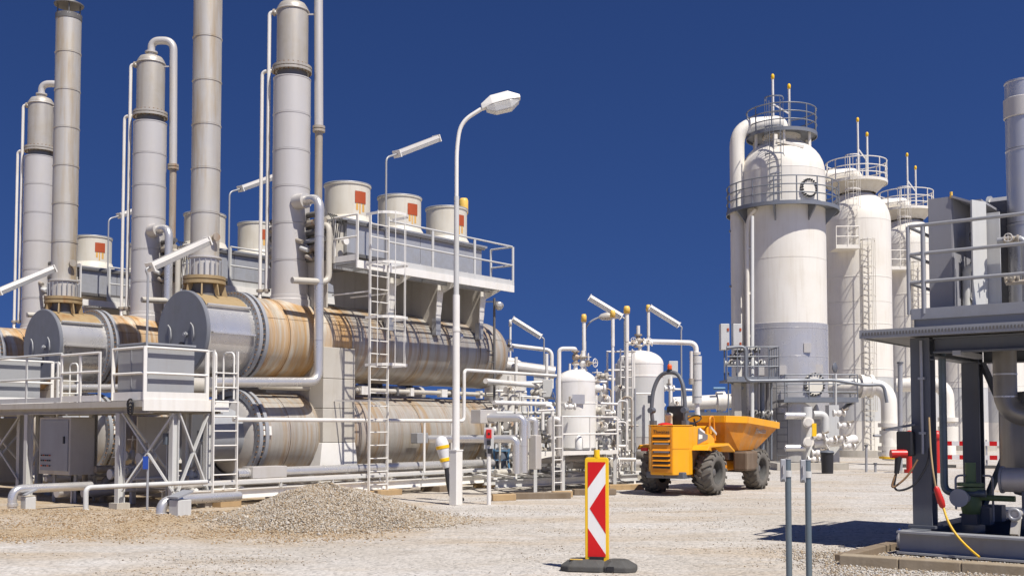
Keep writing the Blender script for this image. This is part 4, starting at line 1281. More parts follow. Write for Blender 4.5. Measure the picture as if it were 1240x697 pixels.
# tube lights standing on the service platforms
tube_light('tube light on pole slanting across the nearest chimney foot', U(-5.70, -0.0, 2.1), ub(176, 326, 0), ub(251, 292, 0))
tube_light('tube light slanting across the third tower foot at the picture edge', U(-5.70, -SP, 2.1), ub(176, 326, 0) + OFF[1], ub(251, 292, 0) + OFF[1])
# ================================================================ middle process skid
def pressure_vessel(label, px, top, Y, r, zb, mat_top, mat_low, zs, nameplate=False):
    c = at(px, top, Y)
    zt = c.z
    o = V((c.x, c.y, 0))
    T = Thing('pressure_vessel', label, 'vessel', o, 'upright pressure vessels on the middle skid')
    hd = r * 0.60
    T.part('shell', MB().lathe(o, ZX, [(r, zs), (r, zt - hd)], 48), mat_top)
    T.part('lower_cladding', MB().lathe(o, ZX, [(r + 0.012, zb + 0.1), (r + 0.012, zs), (r - 0.01, zs + 0.004)], 48), mat_low)
    T.part('top_head', MB().soft(o, ZX, [(r + 0.006, zt - hd - 0.02)] + [(max(0.001, (r + 0.006) * math.cos(math.pi / 2 * i / 9)), zt - hd + hd * math.sin(math.pi / 2 * i / 9)) for i in range(10)], 48), mat_top)
    T.part('bottom_head', MB().soft(o, ZX, [(0.001, zb - hd * 0.4), (r * 0.7, zb - hd * 0.2), (r + 0.01, zb + 0.12)], 32), mat_low)
    T.part('shell_ring', MB().lathe(o, ZX, [(r + 0.002, zs - 0.02), (r + 0.018, zs - 0.016), (r + 0.018, zs + 0.016), (r, zs + 0.02)], 48), mat_top)
    for i in range(4):
        q = math.pi / 4 + i * math.pi / 2
        d = V((math.cos(q), math.sin(q), 0)) * r * 0.85
        T.part('leg', MB().bar(o + d, o + d + ZX * (zb + 0.4), 0.09), 'light_grey_paint')
    m = MB().cyl(o + ZX * (zt - 0.05), o + ZX * (zt + 0.16), 0.055, n=12)
    flange(m, o + ZX * (zt + 0.14), ZX, 0.10, 0.022)
    T.part('top_nozzle', m, mat_top)
    if nameplate:
        T.part('name_plate', MB().obox(o + V((0.04, -r - 0.04, zs + 0.1)), V((0.16, 0, 0)), V((0, 0.01, 0)), V((0, 0, 0.12))), 'aluminium')
    return T, o, zt
T, o2, z2 = pressure_vessel('smallest white upright pressure vessel in the skid middle', 697, 447, 28, 0.52, 0.95, 'white_pipe', 'white_paint', 2.2, True)
valve(T, o2 + V((0.0, 0, z2 + 0.32)), ZX, 0.9, True, V((1, -0.2, 0)), bmat='rusty_pipe', mat='rusty_pipe')
valve(T, o2 + V((0.2, 0.05, z2 + 0.16)), ZX, 1.0, True, V((0.8, -0.6, 0)))
T.part('relief_valve', MB().tube([o2 + V((0.2, 0.05, z2 + 0.05)), o2 + V((0.2, 0.05, z2 + 0.5))], 0.06, 10), 'white_pipe')
pipe('riser_pipe', 'white hooped pipe from the ground over to the smallest vessel', [at(677, 552, 27.6), at(677, 422, 27.6), at(696, 422, 27.6), o2 + V((0, 0, z2 + 0.5))], 0.055, 'white_pipe', bend=0.12)
T, o3, z3 = pressure_vessel('tallest upright pressure vessel, white head and grey body, behind the dumper', 775, 424, 31, 0.67, 0.8, 'white_pipe', 'tower_cladding', 3.04)
T.part('insulation_panel', MB().lathe(o3, ZX, [(0.69, 1.3), (0.69, 3.0)], 48), 'light_grey_paint')
valve(T, o3 + V((-0.05, 0, z3 + 0.28)), ZX, 1.0, False, V((1, 0, 0)), mat='rusty_pipe')
T.part('relief_valve', MB().tube([o3 + V((-0.05, 0, z3 + 0.4)), o3 + V((-0.05, 0, z3 + 0.72))], 0.055, 10), 'white_pipe')
for k in (-1, 1):
    valve(T, o3 + V((0.22 * k, -0.05, z3 + 0.2)), V((1, 0, 0)), 0.7, True, V((0, -1, 0.3)))
pp = [o3 + V((0.1, 0, z3 + 0.26)), at(843, 415, 31), at(843, 478, 31), at(846, 520, 31)]
T = pipe('overhead_line', 'white pipe from the tallest vessel head turning down beside the dumper', pp, 0.075, 'white_pipe', bend=0.22, flanges=((1, 0.2),))
T.part('insulation_sleeve', MB().cyl(at(844, 431, 31), at(844, 488, 31), 0.14, n=16), 'light_grey_paint')
for q in (440, 460, 480):
    T.part('strap', MB().lathe(at(844, q, 31), ZX, [(0.14, -0.015), (0.147, -0.012), (0.147, 0.012), (0.14, 0.015)], 16), 'galvanised')
T.part('relief_stack', MB().tube([at(837, 425, 30.8), at(837, 465, 30.8)], 0.045, 10), 'white_pipe')
T.part('rusty_joint', MB().cyl(at(837, 458, 30.8), at(837, 465, 30.8), 0.07, n=12), 'rusty_pipe')
T, o1, z1_ = pressure_vessel('white upright pressure vessel behind the far vessel end', 612, 432, 33.5, 0.66, 0.9, 'white_pipe', 'white_paint', 2.6)
T.part('relief_valve', MB().tube([o1 + V((-0.3, 0, z1_ - 0.1)), o1 + V((-0.3, 0, z1_ + 0.65))], 0.06, 10), 'white_pipe')
valve(T, o1 + V((0.1, 0, z1_ + 0.25)), V((1, 0, 0)), 0.8, True, V((0, -0.6, 0.8)))
valve(T, o1 + V((-0.28, 0, z1_ + 0.22)), ZX, 0.8, False, V((1, 0, 0)), mat='rusty_pipe')
pipe('overhead_line', 'white pipe level over the hidden vessel turning down', [o1 + V((0.2, 0, z1_ + 0.36)), at(668, 424, 33.5), at(668, 470, 33.5)], 0.065, 'white_pipe', bend=0.2)
T = pipe('header_pipe', 'fat silver header pipe leaving the far vessel end', [at(600, 441, 32), at(672, 451, 32)], 0.19, 'aluminium_matt', bands=0.6)
T.part('hanger', MB().tube([at(625, 432, 31.7), at(625, 520, 31.7)], 0.05, 8), 'white_pipe')
# long pipes across the skid
def lines(specs):
    for k, (x0, y0, x1, y1, Y0, Y1, r, mt, lbl) in enumerate(specs):
        pipe('skid_pipe', lbl, [at(x0, y0, Y0), at(x1, y1, Y1)], r, mt, group='level pipes crossing the middle skid')
lines([
    (590, 465, 668, 462, 30.5, 32, 0.045, 'white_pipe', 'white level pipe just under the fat silver header'),
    (588, 461, 652, 467, 29, 32, 0.075, 'white_pipe', 'short thick white level pipe left of the hooped riser'),
    (598, 487, 742, 491, 26, 30, 0.055, 'white_pipe', 'white level pipe crossing the smallest vessel at mid height'),
    (600, 500, 690, 500, 27, 30, 0.05, 'light_grey_paint', 'grey level pipe above the silver drop pipes'),
    (640, 534, 745, 530, 28.5, 31, 0.06, 'light_grey_paint', 'grey level pipe low behind the skid railing'),
    (690, 562, 790, 560, 27.5, 31, 0.11, 'aluminium_matt', 'thick silver pipe lying low left of the dumper'),
    (650, 556, 720, 556, 27, 28, 0.10, 'aluminium_matt', 'thick silver pipe below the skid platform'),
    (690, 575, 790, 572, 27, 31, 0.07, 'light_grey_paint', 'thin grey pipe along the skid foot left of the dumper'),
    (600, 572, 700, 568, 27.5, 30, 0.08, 'beige_steel', 'beige pipe along the skid foot under the drop pipes'),
])
# skid platform with railing and short ladder
A0, A1 = at(652, 549, 25.4), at(748, 549, 27.5)
zd = 0.95
A0.z = A1.z = zd
dp = (A1 - A0).normalized()
dn = V((-dp.y, dp.x, 0))
T = Thing('skid_platform', 'low white platform with railing and short ladder on the middle skid', 'platform', V((A0.x, A0.y, 0)))
T.part('deck', MB().obox((A0 + A1) / 2 + dn * 0.45, dp * ((A1 - A0).length / 2), dn * 0.45, ZX * 0.03), 'galvanised')
T.part('edge_plate', MB().obox((A0 + A1) / 2 - dn * 0.012, dp * ((A1 - A0).length / 2), dn * 0.010, ZX * 0.05), 'white_paint')
for i in range(4):
    p = A0 + (A1 - A0) * (i / 3) + dn * 0.1
    T.part('leg', MB().bar(V((p.x, p.y, 0)), p - ZX * 0.03, 0.08), 'light_grey_paint')
L0 = A0 + dp * ((at(684, 549, 25.9) - A0).dot(dp))
railing(T, [L0 + ZX * 0.03, A1 + ZX * 0.03, A1 + dn * 0.8 + ZX * 0.03], 0.86, 'white_paint', post=0.05, rail=0.045, rails=(1.0, 0.5), spacing=1.1, toe=0)
lbse = at(670, 549, 25.3)
ladder(T, V((lbse.x, lbse.y, 0)), dp, 1.85, 0.30, 'white_paint', 0.27, z0=0.02)
T.part('jug', MB().soft(at(701, 544, 27), ZX, [(0.09, 0), (0.10, 0.05), (0.10, 0.26), (0.07, 0.32), (0.03, 0.36), (0.001, 0.37)], 14), 'white_paint')
T = Thing('access_frame', 'tall white ladder frame with railing left of the tallest vessel', 'ladder', V((at(753, 549, 29.5).x, 29.5, 0)))
lb2 = V((at(752, 549, 29.5).x, 29.5, 0))
sx = V((1, 0.25, 0)).normalized()
ladder(T, lb2, sx, 3.75, 0.34, 'white_paint', 0.29, z0=0.1)
for dx in (-0.35, 0.45, 0.9):
    T.part('post', MB().bar(lb2 + sx * dx + V((0, 0.4, 0)), lb2 + sx * dx + V((0, 0.4, 3.7 if dx < 0.6 else 2.55)), 0.05), 'white_paint')
T.part('top_bar', MB().tube([lb2 + V((-0.35, 0.4, 3.7)), lb2 + V((0.45, 0.4, 3.7)), lb2 + V((0.34, 0, 3.7))], 0.025, 8), 'white_paint')
T.part('top_bar', MB().tube([lb2 + V((0.4, 0.4, 2.52)), lb2 + V((0.9, 0.5, 2.52))], 0.025, 8), 'white_paint')
# vent posts with yellow caps
def vent_post(px, top, bot, Y, lbl, r=0.05, cap=True):
    a, b = at(px, bot, Y), at(px, top, Y)
    T = Thing('vent_post', lbl, 'vent pipe', a, 'slim white vent posts on the middle skid')
    T.part('post', MB().cyl(a, b, r * 0.8, n=12), 'white_pipe')
    T.part('sleeve', MB().cyl(b - ZX * 0.9, b - ZX * 0.02, r, n=12), 'white_pipe')
    T.part('vent_cap', MB().soft(b - ZX * 0.12, ZX, [(r, 0), (r * 1.45, 0.0), (r * 1.5, 0.14), (r * 1.1, 0.2), (0.001, 0.21)], 14), 'cap_yellow' if cap else 'white_pipe')
vent_post(707, 384, 548, 28.4, 'vent post standing behind the smallest vessel')
vent_post(742, 379, 565, 28.8, 'vent post with street light arm crossing it')
vent_post(759, 374, 545, 29.2, 'vent post beside the tallest vessel head', 0.06)
vent_post(785, 372, 470, 33, 'vent post behind the tallest vessel head')
vent_post(618, 390, 470, 34, 'thin vent post left of the skid', 0.035, False)
for px, y0 in ((663, 448), (668, 470), (726, 470)):
    pass
tube_light('tube light sloping down over the far vessel end', at(659, 560, 33), at(659, 410, 33), at(621, 386, 33))
tube_light('tube light sloping down between the vent posts', at(757, 560, 29.6), at(757, 386, 29.6), at(714, 360, 29.6))
tube_light('tube light sloping down right of the tallest vessel', at(826, 560, 32), at(826, 396, 32), at(787, 372, 32))
p = at(707, 392, 30)
T = Thing('arm_light', 'small street light head on thin arm between the vent posts', 'lamp', at(709, 560, 30))
T.part('arm', MB().tube([at(709, 560, 30), at(709, 396, 30), at(716, 388, 30), at(728, 383, 30)], 0.025, 8, bend=0.15), 'galvanised')
T.part('lamp_head', MB().soft(at(725, 384, 30), V((1, 0, 0.12)), [(0.03, 0), (0.09, 0.08), (0.12, 0.25), (0.10, 0.5), (0.03, 0.62)], 12), 'aluminium_matt')
# dense small pipework and valves
T = Thing('valve_station', 'dense white valve and pipe station on the middle skid', 'pipework', V((at(722, 549, 28.5).x, 28.5, 0)))
random.seed(21)
def rod(x0, y0, x1, y1, Y, r=0.035, mt='white_pipe', Y1=None):
    return T.part('pipe_run', MB().tube([at(x0, y0, Y), at(x1, y1, Y1 or Y)], r, 8), mt)
for px, y0, y1, Y, r, mt in ((715, 470, 580, 29, 0.05, 'white_pipe'), (722, 455, 575, 28, 0.04, 'white_pipe'), (728, 470, 580, 29.5, 0.055, 'light_grey_paint'), (734, 448, 580, 30, 0.05, 'white_pipe'), (738, 480, 575, 28.6, 0.035, 'white_pipe'), (747, 440, 580, 31, 0.05, 'white_pipe'), (769, 470, 580, 29.2, 0.03, 'grey_paint'), (690, 500, 570, 29.5, 0.05, 'light_grey_paint'), (655, 470, 560, 30, 0.045, 'white_pipe'), (662, 428, 560, 31, 0.05, 'white_pipe'), (643, 480, 560, 31, 0.04, 'white_pipe'), (617, 455, 545, 31, 0.06, 'white_pipe'), (605, 470, 560, 32, 0.045, 'light_grey_paint'), (690, 440, 500, 29.4, 0.03, 'white_pipe'), (812, 455, 560, 33, 0.06, 'white_pipe'), (800, 480, 560, 33.5, 0.05, 'light_grey_paint')):
    rod(px, y1, px, y0, Y, r, mt)
for x0, y0, x1, y1, Y, r in ((708, 462, 735, 462, 28, 0.03), (700, 487, 748, 489, 28.2, 0.035), (706, 505, 750, 508, 28.6, 0.04), (712, 522, 752, 520, 28.2, 0.03), (704, 540, 760, 540, 28.4, 0.045), (700, 555, 770, 556, 28.0, 0.05), (640, 520, 672, 520, 29, 0.04), (604, 478, 672, 482, 31, 0.035), (614, 508, 672, 509, 30, 0.03), (652, 497, 672, 496, 27, 0.03), (735, 448, 765, 448, 30, 0.03), (796, 470, 842, 472, 33, 0.035)):
    rod(x0, y0, x1, y1, Y, r)
vs_ = [(723, 470, 28, 1.3), (716, 485, 28.2, 1.1), (731, 482, 28.5, 1.0), (724, 497, 28, 1.2), (738, 500, 28.5, 0.9), (715, 510, 28.3, 1.0), (727, 516, 28, 1.2), (741, 515, 28.5, 1.0), (720, 530, 28, 1.1), (733, 534, 28, 1.2), (712, 546, 28.2, 1.0), (727, 550, 28, 1.1), (743, 545, 28.4, 1.0), (660, 516, 28, 1.1), (655, 530, 28.4, 1.1), (662, 545, 28, 1.0), (690, 492, 27.2, 0.9), (607, 487, 26.5, 0.9), (617, 472, 30, 1.0), (650, 475, 30, 1.0), (600, 520, 29, 1.2), (612, 530, 29, 1.2), (618, 515, 29.5, 1.2), (640, 545, 29, 1.1), (620, 552, 29, 1.1), (692, 525, 28.6, 0.9), (750, 470, 29.5, 0.9), (756, 500, 30, 0.9), (810, 470, 32.5, 1.0), (800, 490, 32.5, 1.1), (818, 490, 32.5, 1.0), (730, 455, 28.4, 0.9), (603, 497, 29.4, 1.0), (628, 497, 30, 1.0), (654, 490, 30, 0.9), (735, 560, 28, 1.1), (755, 550, 29.6, 1.0), (718, 565, 28.2, 1.0), (664, 560, 28.5, 1.1), (610, 560, 29.5, 1.2)]
for k, (px, py, Y, s) in enumerate(vs_):
    d = (V((1, 0.2, 0)), ZX, AX, BX)[k % 4]
    up = (ZX, V((0.3, -1, 0)), V((0, -1, 0.3)), V((1, -0.4, 0)))[k % 4]
    valve(T, at(px, py, Y), d, s * 0.85, k % 5 == 0, up, mat=('white_pipe', 'light_grey_paint', 'white_pipe', 'beige_steel')[k % 4], bmat=('rusty_pipe', 'light_grey_paint')[k % 2])
for px, py, Y in ((610, 505, 30), (635, 520, 30.5), (598, 545, 30), (645, 515, 30)):
    T.part('pump_motor', MB().soft(at(px, py, Y), V((1, 0.3, 0)), [(0.001, -0.3), (0.16, -0.28), (0.2, -0.15), (0.2, 0.2), (0.13, 0.28), (0.001, 0.3)], 18), 'grey_paint' if px < 630 else 'light_grey_paint')
for px, py, Y in ((663, 470, 31), (806, 462, 33), (815, 447, 33.5), (652, 462, 32)):
    T.part('instrument_box', MB().obox(at(px, py, Y), V((0.14, 0, 0)), V((0, 0.1, 0)), V((0, 0, 0.26))), 'light_grey_paint', bevel=0.012)
rnd = random.Random(4)
for k in range(34):                               # slim risers, drains and frame legs
    px = rnd.uniform(600, 768)
    Y = rnd.uniform(27.4, 31.5)
    y1 = rnd.uniform(470, 520)
    e = V((rnd.choice((-0.25, 0.25, 0.4)), 0.05, 0))
    a, b = at(px, 578, Y), at(px, y1, Y)
    P = [a, b] if k % 3 else [a, b, b + e, b + e - ZX * rnd.uniform(0.3, 0.8)]
    r = rnd.choice((0.022, 0.028, 0.035, 0.045))
    mt = rnd.choice(('white_pipe', 'white_pipe', 'light_grey_paint', 'cream_paint', 'rusty_pipe'))
    q = T.part('pipe_run', MB().tube(P, r, 8, bend=0.1), mt)
    f = MB()
    flange(f, a + (b - a) * rnd.uniform(0.3, 0.8), ZX, r * 2.2, 0.02)
    T.part('pipe_flange', f, mt, q)
for k in range(14):
    px, py, Y = rnd.uniform(598, 740), rnd.uniform(468, 560), rnd.uniform(27.6, 31)
    w = rnd.uniform(20, 55)
    T.part('pipe_run', MB().tube([at(px, py, Y), at(px + w, py + rnd.uniform(-1, 2), Y + 0.6)], rnd.choice((0.02, 0.03, 0.04)), 8), rnd.choice(('white_pipe', 'white_pipe', 'beige_steel')))
m = MB()
for k in range(16):
    x0, x1 = 604 + 11 * k, 604 + 11 * k + random.uniform(-10, 14)
    y0 = random.uniform(470, 540)
    m.tube([at(x0, y0, 29), at(x0 + 3, y0 + 12, 29.1), at(x1, y0 + 14, 29.3), at(x1, y0 + 40, 29.3)], 0.014, 6, bend=0.1)
T.part('impulse_tubing', m, 'galvanised', kind='stuff')
T = Thing('pump_row', 'row of dark grey pumps and motors low behind the valve station', 'pumps', gnd(690, 585) + V((0, 6, 0)))
for k, px in enumerate((604, 622, 641, 664, 690, 716, 742, 766)):
    c = at(px, 560, 32.4 + 0.3 * (k % 2))
    c.z = 0
    T.part('plinth', MB().obox(c + ZX * 0.2, V((0.33, 0, 0)), V((0, 0.4, 0)), ZX * 0.2), 'concrete')
    pm = T.part('motor', MB().soft(c + ZX * 0.78, V((0.9, 0.4, 0)), [(0.001, -0.42), (0.22, -0.40), (0.30, -0.25), (0.30, 0.22), (0.2, 0.34), (0.001, 0.36)], 18), ('filter_grey', 'dark_steel', 'green_paint', 'grey_paint')[k % 4])
    T.part('terminal_box', MB().obox(c + ZX * 1.18, V((0.13, 0, 0)), V((0, 0.1, 0)), ZX * 0.12), 'grey_paint', pm)
    T.part('motor_foot', MB().obox(c + ZX * 0.45, V((0.24, 0, 0)), V((0, 0.2, 0)), ZX * 0.06), 'dark_steel', pm)
    T.part('discharge', MB().tube([c + V((0.1, 0, 1.0)), c + V((0.1, 0, 1.75)), c + V((0.5, 0, 1.75))], 0.07, 10, bend=0.15), ('dark_steel', 'rusty_pipe')[k % 2], pm)
# skid base beams and timbers
T = Thing('middle_skid_base', 'low white steel base frame of the middle skid on timbers', 'skid', gnd(690, 598))
b0, b1 = gnd(600, 598), gnd(772, 588)
for off in (0.0, 1.2, 3.0):
    q = V((-0.25, 0.97, 0)) * off
    T.part('skid_beam', MB().ibeam(b0 + q + ZX * 0.24, b1 + q + ZX * 0.24, 0.18, 0.12), 'light_grey_paint')
for i in range(9):
    c = b0 + (b1 - b0) * (i / 8)
    T.part('cross_member', MB().bar(c + ZX * 0.37, c + V((-0.75, 2.9, 0.37)), 0.09, 0.05), 'white_paint')
for px, py, L_ in ((655, 604, 1.3), (681, 602, 0.45), (720, 599, 1.0), (758, 593, 0.9), (610, 606, 0.5)):
    c = gnd(px, py)
    T.part('timber_block', MB().obox(c + ZX * 0.07 + V((0, 0.12, 0)), V((L_ / 2, 0.1, 0)), V((-0.02, 0.13, 0)), ZX * 0.07), 'timber' if L_ < 1 else 'timber_dark', bevel=0.012)
# far pipes seen between skid and tanks
T = Thing('far_pipe_rack', 'distant pale pipe with collar on low dark rack beyond the skid', 'pipe rack', at(880, 520, 62))
T.part('pipe_run', MB().tube([at(815, 489, 62), at(906, 484, 62)], 0.42, 18), 'tank_white')
T.part('collar', MB().cyl(at(868, 486, 62), at(878, 485.5, 62), 0.58, n=20), 'tank_white')
for px in (826, 850, 872, 896):
    a = at(px, 492, 62)
    T.part('trestle', MB().bar(V((a.x, a.y, 0)), a, 0.25), 'grey_paint')
T.part('rack_beam', MB().bar(at(800, 503, 60), at(910, 503, 60), 0.5, 0.4), 'dark_grey_paint')
m = MB()
for k in range(8):
    a = at(806 + 13 * k, 496, 60)
    m.bar(a, a - ZX * 0.6, 0.2)
T.part('rack_clamps', m, 'dark_grey_paint')
T.part('handwheel', MB().cyl(at(864, 470, 61.5), at(878, 470, 61.5), 0.08, n=8), 'blue_pipe')
# ================================================================ tall white tanks
def ring_platform(T, o, z, r0, r1, mat='galvanised', rail_h=1.08, arc=None, posts=14, rails=(1.0, 0.66, 0.33), parent=None, brackets=8, inner=True, rmat=None):
    rmat = rmat or mat
    pl = T.part('ring_platform', MB().lathe(o, ZX, [(r0, z), (r1, z), (r1, z - 0.16), (r1 - 0.03, z - 0.16), (r1 - 0.03, z - 0.05), (r0, z - 0.05)], 56), mat)
    m = MB().cyl(o + V((r1 - 0.03, 0, z)), o + V((r1 - 0.03, 0, z + rail_h)), 0.03, n=6)
    a0, a1 = arc or (0, 2 * math.pi)
    for i in range(posts):
        q = a0 + (a1 - a0) * i / (posts if arc is None else posts - 1)
        p = o + V((math.cos(q), math.sin(q), 0)) * (r1 - 0.03)
        T.part('railing_post', MB().cyl(V((p.x, p.y, z)), V((p.x, p.y, z + rail_h)), 0.03, n=6), rmat, pl)
    N_ = 48
    for f in rails:
        m = MB()
        P = [o + V((math.cos(a0 + (a1 - a0) * i / N_), math.sin(a0 + (a1 - a0) * i / N_), 0)) * (r1 - 0.03) + ZX * (z + rail_h * f) for i in range(N_ + 1)]
        m.tube(P, 0.028, 6)
        T.part('guard_rail', m, rmat, pl)
    for i in range(brackets):
        q = 2 * math.pi * (i + 0.5) / brackets
        d = V((math.cos(q), math.sin(q), 0))
        T.part('bracket', MB().prism([o + d * r0 + ZX * (z - 0.06), o + d * (r1 - 0.05) + ZX * (z - 0.06), o + d * (r1 - 0.05) + ZX * (z - 0.16), o + d * r0 + ZX * (z - 0.75)], d.cross(ZX) * 0.06), mat, pl)
    return pl
def rods(T, o, zb, hs, mat='white_pipe'):
    for dx, h in hs:
        p = o + V((dx, -0.2, 0))
        T.part('lightning_rod', MB().cyl(V((p.x, p.y, zb)), V((p.x, p.y, zb + h)), 0.055, n=8), mat)
        T.part('rod_tip', MB().soft(V((p.x, p.y, zb + h - 0.02)), ZX, [(0.04, 0), (0.07, 0.02), (0.08, 0.18), (0.04, 0.25), (0.001, 0.26)], 10), 'sign_yellow')
    (d0, h0), (d1, h1) = hs[0], hs[1]
    T.part('rod_stay', MB().bar(o + V((d0, -0.2, zb + h0 * 0.55)), o + V((d1, -0.2, zb + h1 * 0.45)), 0.06), mat)
def dome(T, o, r, zs, zt, mat):
    n = 10
    pf = []
    for i in range(n + 1):
        q = math.pi / 2 * i / n
        pf.append((max(0.001, r * math.cos(q)), zs + (zt - zs) * math.sin(q)))
    T.part('dome', MB().soft(o, ZX, pf, 56), mat)
def manhole(T, c, d, r, mat='tank_white'):
    d = V(d).normalized()
    m = MB().cyl(c - d * 0.3, c + d * 0.05, r * 0.8, n=24)
    flange(m, c + d * 0.08, d, r, 0.04)
    mh = T.part('manhole', m, mat)
    T.part('bolts', bolts(MB(), c + d * 0.08, d, r * 0.93, 20, 0.045, 0.10), 'black_plastic', mh, kind='stuff')
RT = 1.90
o = V((330 / FPX * 48, 48, 0))
def zy(y, Y=48.0):
    return at(955, y, Y).z
T = Thing('absorber_tank', 'tall white tank with silver lower band and grey ring walkway', 'tank', o)
T.part('skirt', MB().lathe(o, ZX, [(RT + 0.02, 0.0), (RT + 0.02, 2.25)], 56), 'skirt_grey')
al = T.part('silver_band', MB().lathe(o, ZX, [(RT + 0.035, 2.2), (RT + 0.035, 6.12), (RT, 6.14)], 56), 'polished_band')
for z in (3.3, 4.65, 5.9):
    T.part('band_seam', MB().lathe(o, ZX, [(RT + 0.035, z - 0.02), (RT + 0.042, z - 0.015), (RT + 0.042, z + 0.015), (RT + 0.035, z + 0.02)], 56), 'polished_band', al)
zz = [6.12, 9.0, 11.3, 13.0]
for a, b in zip(zz[:-1], zz[1:]):
    T.part('shell_course', MB().lathe(o, ZX, [(RT - 0.01, a), (RT, a + 0.005), (RT, b - 0.03), (RT + 0.006, b - 0.025), (RT + 0.006, b - 0.004), (RT - 0.01, b)], 56), 'tank_white')
dome(T, o, RT - 0.01, 13.0, 14.62, 'tank_white')
T.part('neck', MB().lathe(o, ZX, [(0.75, 14.0), (0.75, 14.7), (0.85, 14.7), (0.85, 14.8), (0.0, 14.8)], 32), 'tank_white')
ring_platform(T, o, 11.35, RT + 0.0, 2.5, 'platform_steel', posts=16)
ring_platform(T, o, 14.82, 0.4, 1.58, 'platform_steel', posts=12, brackets=0)
for i in range(6):
    q = math.pi / 3 * i + 0.35
    d = V((math.cos(q), math.sin(q), 0))
    T.part('platform_leg', MB().bar(o + d * 1.35 + ZX * 13.4, o + d * 1.35 + ZX * 14.75, 0.11), 'tank_white')
    T.part('platform_strut', MB().bar(o + d * 1.35 + ZX * 14.1, o + d * 0.7 + ZX * 14.6, 0.08), 'tank_white')
T.part('frame_post', MB().bar(o + V((-0.75, -1.62, 11.5)), o + V((-0.6, -1.35, 14.5)), 0.14), 'tank_white')
T.part('frame_beam', MB().bar(o + V((-0.6, -1.45, 14.2)), o + V((0.6, -1.5, 13.9)), 0.12), 'tank_white')
xl = at(892, 250, 48).x - o.x
T.part('overhead_pipe', MB().tube([o + V((0.0, 0, 14.7)), o + V((0.0, 0, 15.42)), o + V((xl, -0.2, 15.2)), o + V((xl, -0.2, 1.2))], 0.33, 22, bend=0.95, seg=10), 'tank_white')
for z in (10.4, 7.9, 5.2, 3.0):
    T.part('pipe_clamp', MB().bar(o + V((xl - 0.4, -0.2, z)), o + V((-RT + 0.1, -0.3, z)), 0.09), 'platform_steel')
T.part('side_pipe', MB().tube([o + V((-1.5, -1.3, 11.2)), o + V((-1.75, -1.0, 10.9)), o + V((-1.83, -0.95, 10.2)), o + V((-1.83, -0.95, 5.0))], 0.09, 10, bend=0.4), 'tank_white')
for z in (9.5, 7.5, 5.6):
    T.part('pipe_bracket', MB().box(0, 0.01, 0, 0.01, 0, 0.01) if False else MB().bar(o + V((-1.83, -0.95, z)), o + V((-1.6, -0.8, z)), 0.1), 'tank_white')
rods(T, o, 14.82, ((-0.42, 2.55), (0.32, 2.1)))
q = math.atan2(-1.75, 0.66)
manhole(T, o + V((0.68, -1.72, 12.02)), V((0.36, -0.93, 0)), 0.40)
manhole(T, o + V((0.82, -1.72, 3.42)), V((0.36, -0.93, 0)), 0.50)
# ladders with cages
lb = o + V((-0.98, -1.75, 0))
ladder(T, lb, V((0.93, -0.36, 0)), 15.9, 0.5, 'platform_steel', 0.3, z0=11.5)
cage(T, lb, V((0.93, -0.36, 0)), V((-0.36, -0.93, 0)), 0.5, 13.4, 15.9, (13.4, 14.6, 15.9), 'platform_steel', 0.65, 5)
lb = o + V((-1.72, -0.95, 0))
ladder(T, o + V((-0.85, -1.98, 0)), V((0.93, -0.36, 0)), 3.7, 0.45, 'dark_grey_paint', 0.3, z0=0.1)
for px, py in ((925, 448), (947, 448), (977, 421), (993, 446)):
    a = at(px, py, 46.2)
    T.part('access_plate', MB().obox(V((a.x, o.y - math.sqrt(max(0.05, (RT + 0.06) ** 2 - (a.x - o.x) ** 2)), a.z)), V((0.16, 0, 0)), V((0, 0.05, 0)), V((0, 0, 0.2))), 'aluminium_matt')
# service platform on the tank front
def gp(x, y, z):
    return o + V((x, y, z))
sp = T.part('service_deck', MB().wbox(o.x - 0.8, o.x + 2.35, o.y - 3.05, o.y - 1.95, 2.62, 2.74), 'platform_steel')
railing(T, [gp(-0.75, -3.02, 2.74), gp(2.32, -3.02, 2.74), gp(2.32, -2.0, 2.74)], 1.05, 'platform_steel', post=0.05, rail=0.05, rails=(1.0, 0.62, 0.3), spacing=1.0, toe=0.1, parent=sp, flat=False)
T.part('gusset', MB().prism([gp(2.2, -2.9, 2.6), gp(2.2, -1.9, 2.6), gp(0.9, -1.9, 1.6)], V((0.08, 0, 0))), 'grey_paint', sp)

# instrument platform left of the first tank
p0 = V((at(902, 500, 45).x, 45, 0))
T = Thing('instrument_platform', 'small grey instrument platform on a concrete pillar left of the first tank', 'platform', p0)
x0, x1 = at(876, 460, 45).x, at(938, 460, 45).x
zd = at(900, 460, 45).z
T.part('deck', MB().wbox(x0, x1, 44.2, 45.9, zd - 0.1, zd), 'platform_steel')
T.part('pillar', MB().wbox(at(888, 500, 45).x, at(897, 500, 45).x, 44.8, 45.4, 0, zd - 0.1), 'beige_steel', bevel=0.02)
T.part('pillar', MB().wbox(at(900, 500, 45).x, at(906, 500, 45).x, 45.3, 45.7, 0, zd - 0.1), 'beige_steel', bevel=0.02)
railing(T, [V((x0, 44.22, zd)), V((x1, 44.22, zd)), V((x1, 45.8, zd))], 1.35, 'platform_steel', post=0.05, rail=0.05, rails=(1.0, 0.7, 0.4), spacing=0.45, toe=0.12, flat=False)
